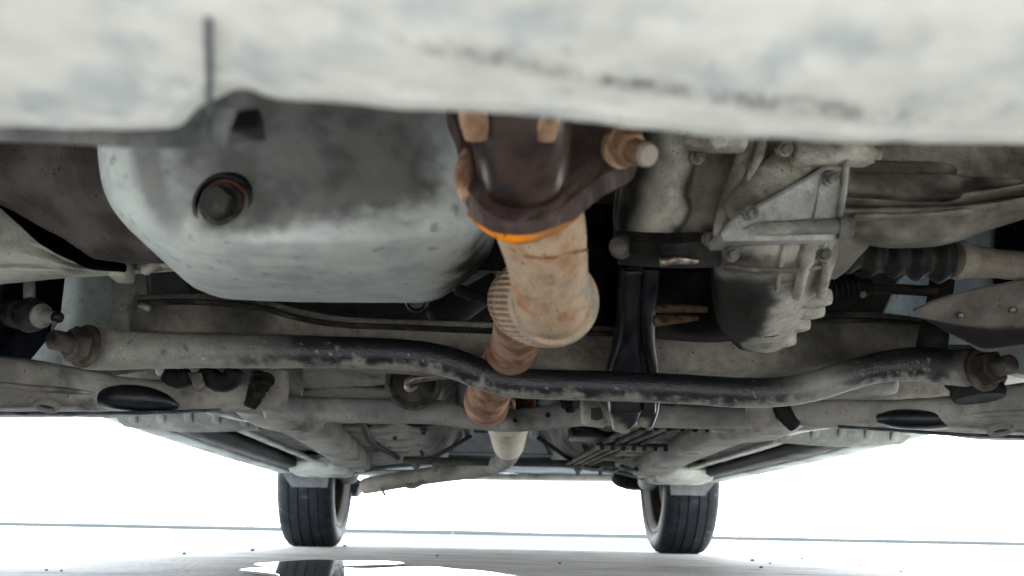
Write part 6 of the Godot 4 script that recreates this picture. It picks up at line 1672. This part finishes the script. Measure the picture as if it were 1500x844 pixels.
func build_body() -> void:
	# the shell above: bonnet, roof and tail in one skin, two flanks with wheel arches, and the bulkhead
	var s := Shape.new()
	s.col = col(186, 188, 186)
	var prof := [Vector2(2.235, 0.19), Vector2(2.26, 0.30), Vector2(2.25, 0.50), Vector2(2.20, 0.66), Vector2(1.9, 0.82), Vector2(1.3, 0.94), Vector2(0.7, 1.30), Vector2(0.3, 1.44), Vector2(-0.6, 1.46), Vector2(-1.3, 1.40), Vector2(-1.75, 1.10), Vector2(-2.05, 0.95), Vector2(-2.15, 0.6), Vector2(-2.14, 0.42), Vector2(-2.10, 0.325)]
	var net := []
	for q in prof:
		var row := []
		for x in [-0.80, -0.4, 0.0, 0.4, 0.80]:
			row.append(Vector3(x, q.y, q.x))
		net.append(row)
	s.sheet(net, Vector3(0, 0.01, -0.012), 3, 4)
	put("body_skin", s, "paint", car)
	for side in [-1.0, 1.0]:
		s = Shape.new()
		s.col = col(186, 188, 186)
		var line := []
		line.append(Vector2(-0.96, 0.268))
		for w in [-1.34, 1.35]:
			pass
		var front := []
		var rear := []
		for i in 13:
			var a := PI * i / 12.0
			rear.append(Vector2(-1.34 + cos(a) * 0.36, 0.30 + sin(a) * 0.36))
			front.append(Vector2(1.35 - cos(a) * 0.36, 0.30 + sin(a) * 0.36))
		line = rear
		line.append(Vector2(-2.05, 0.33))
		line.append_array([Vector2(-2.12, 0.6), Vector2(-2.03, 0.94), Vector2(-1.74, 1.09), Vector2(-1.29, 1.39), Vector2(-0.6, 1.45), Vector2(0.3, 1.43), Vector2(0.7, 1.29), Vector2(1.3, 0.93), Vector2(1.9, 0.81), Vector2(2.19, 0.65), Vector2(2.23, 0.5), Vector2(2.22, 0.3), Vector2(2.15, 0.22)])
		front.reverse()
		line.append_array(front)
		var pts := []
		for q in line:
			pts.append(Vector3(side * 0.845, q.y, q.x))
		s.plate(pts, Vector3(-side * 0.05, 0, 0), 0.004)
		put("body_side", s, "paint", car)
		# inner arches
		s = Shape.new()
		s.paint = dusted(col(6, 7, 9), col(16, 16, 17), 0.2, 6.0)
		for w in [-1.34, 1.35]:
			var arch := []
			for i in 13:
				var a := PI * i / 12.0
				var row := []
				for x in [0.56 if w < 0 else 0.62, 0.70, 0.80]:
					row.append(Vector3(side * x, 0.315 + sin(a) * 0.35, w + cos(a) * 0.355))
				arch.append(row)
			s.sheet(arch, Vector3(0, 0.004, 0), 2, 2)
		put_each("wheel_arch", s, "hollow", car)
	s = Shape.new()
	s.paint = dusted(col(40, 39, 38), col(66, 63, 58), 0.3, 6.0)
	s.sheet([[Vector3(-0.78, 0.92, 0.80), Vector3(0, 0.92, 0.80), Vector3(0.78, 0.92, 0.80)], [Vector3(-0.78, 0.5, 0.80), Vector3(0, 0.5, 0.80), Vector3(0.78, 0.5, 0.80)], [Vector3(-0.70, 0.33, 0.76), Vector3(0, 0.40, 0.76), Vector3(0.70, 0.33, 0.76)]], Vector3(0, 0, -0.01), 4, 4)
	put("bulkhead", s, "grime", car, "dark bulkhead behind the engine")
	s = Shape.new()
	s.paint = dusted(col(38, 37, 36), col(62, 59, 55), 0.3, 6.0)
	s.box(Vector3(0.12, 0.62, 1.3), Vector3(0.9, 0.30, 0.75), Basis.IDENTITY, 0.03)
	put("cylinder_head", s, "grime", car)
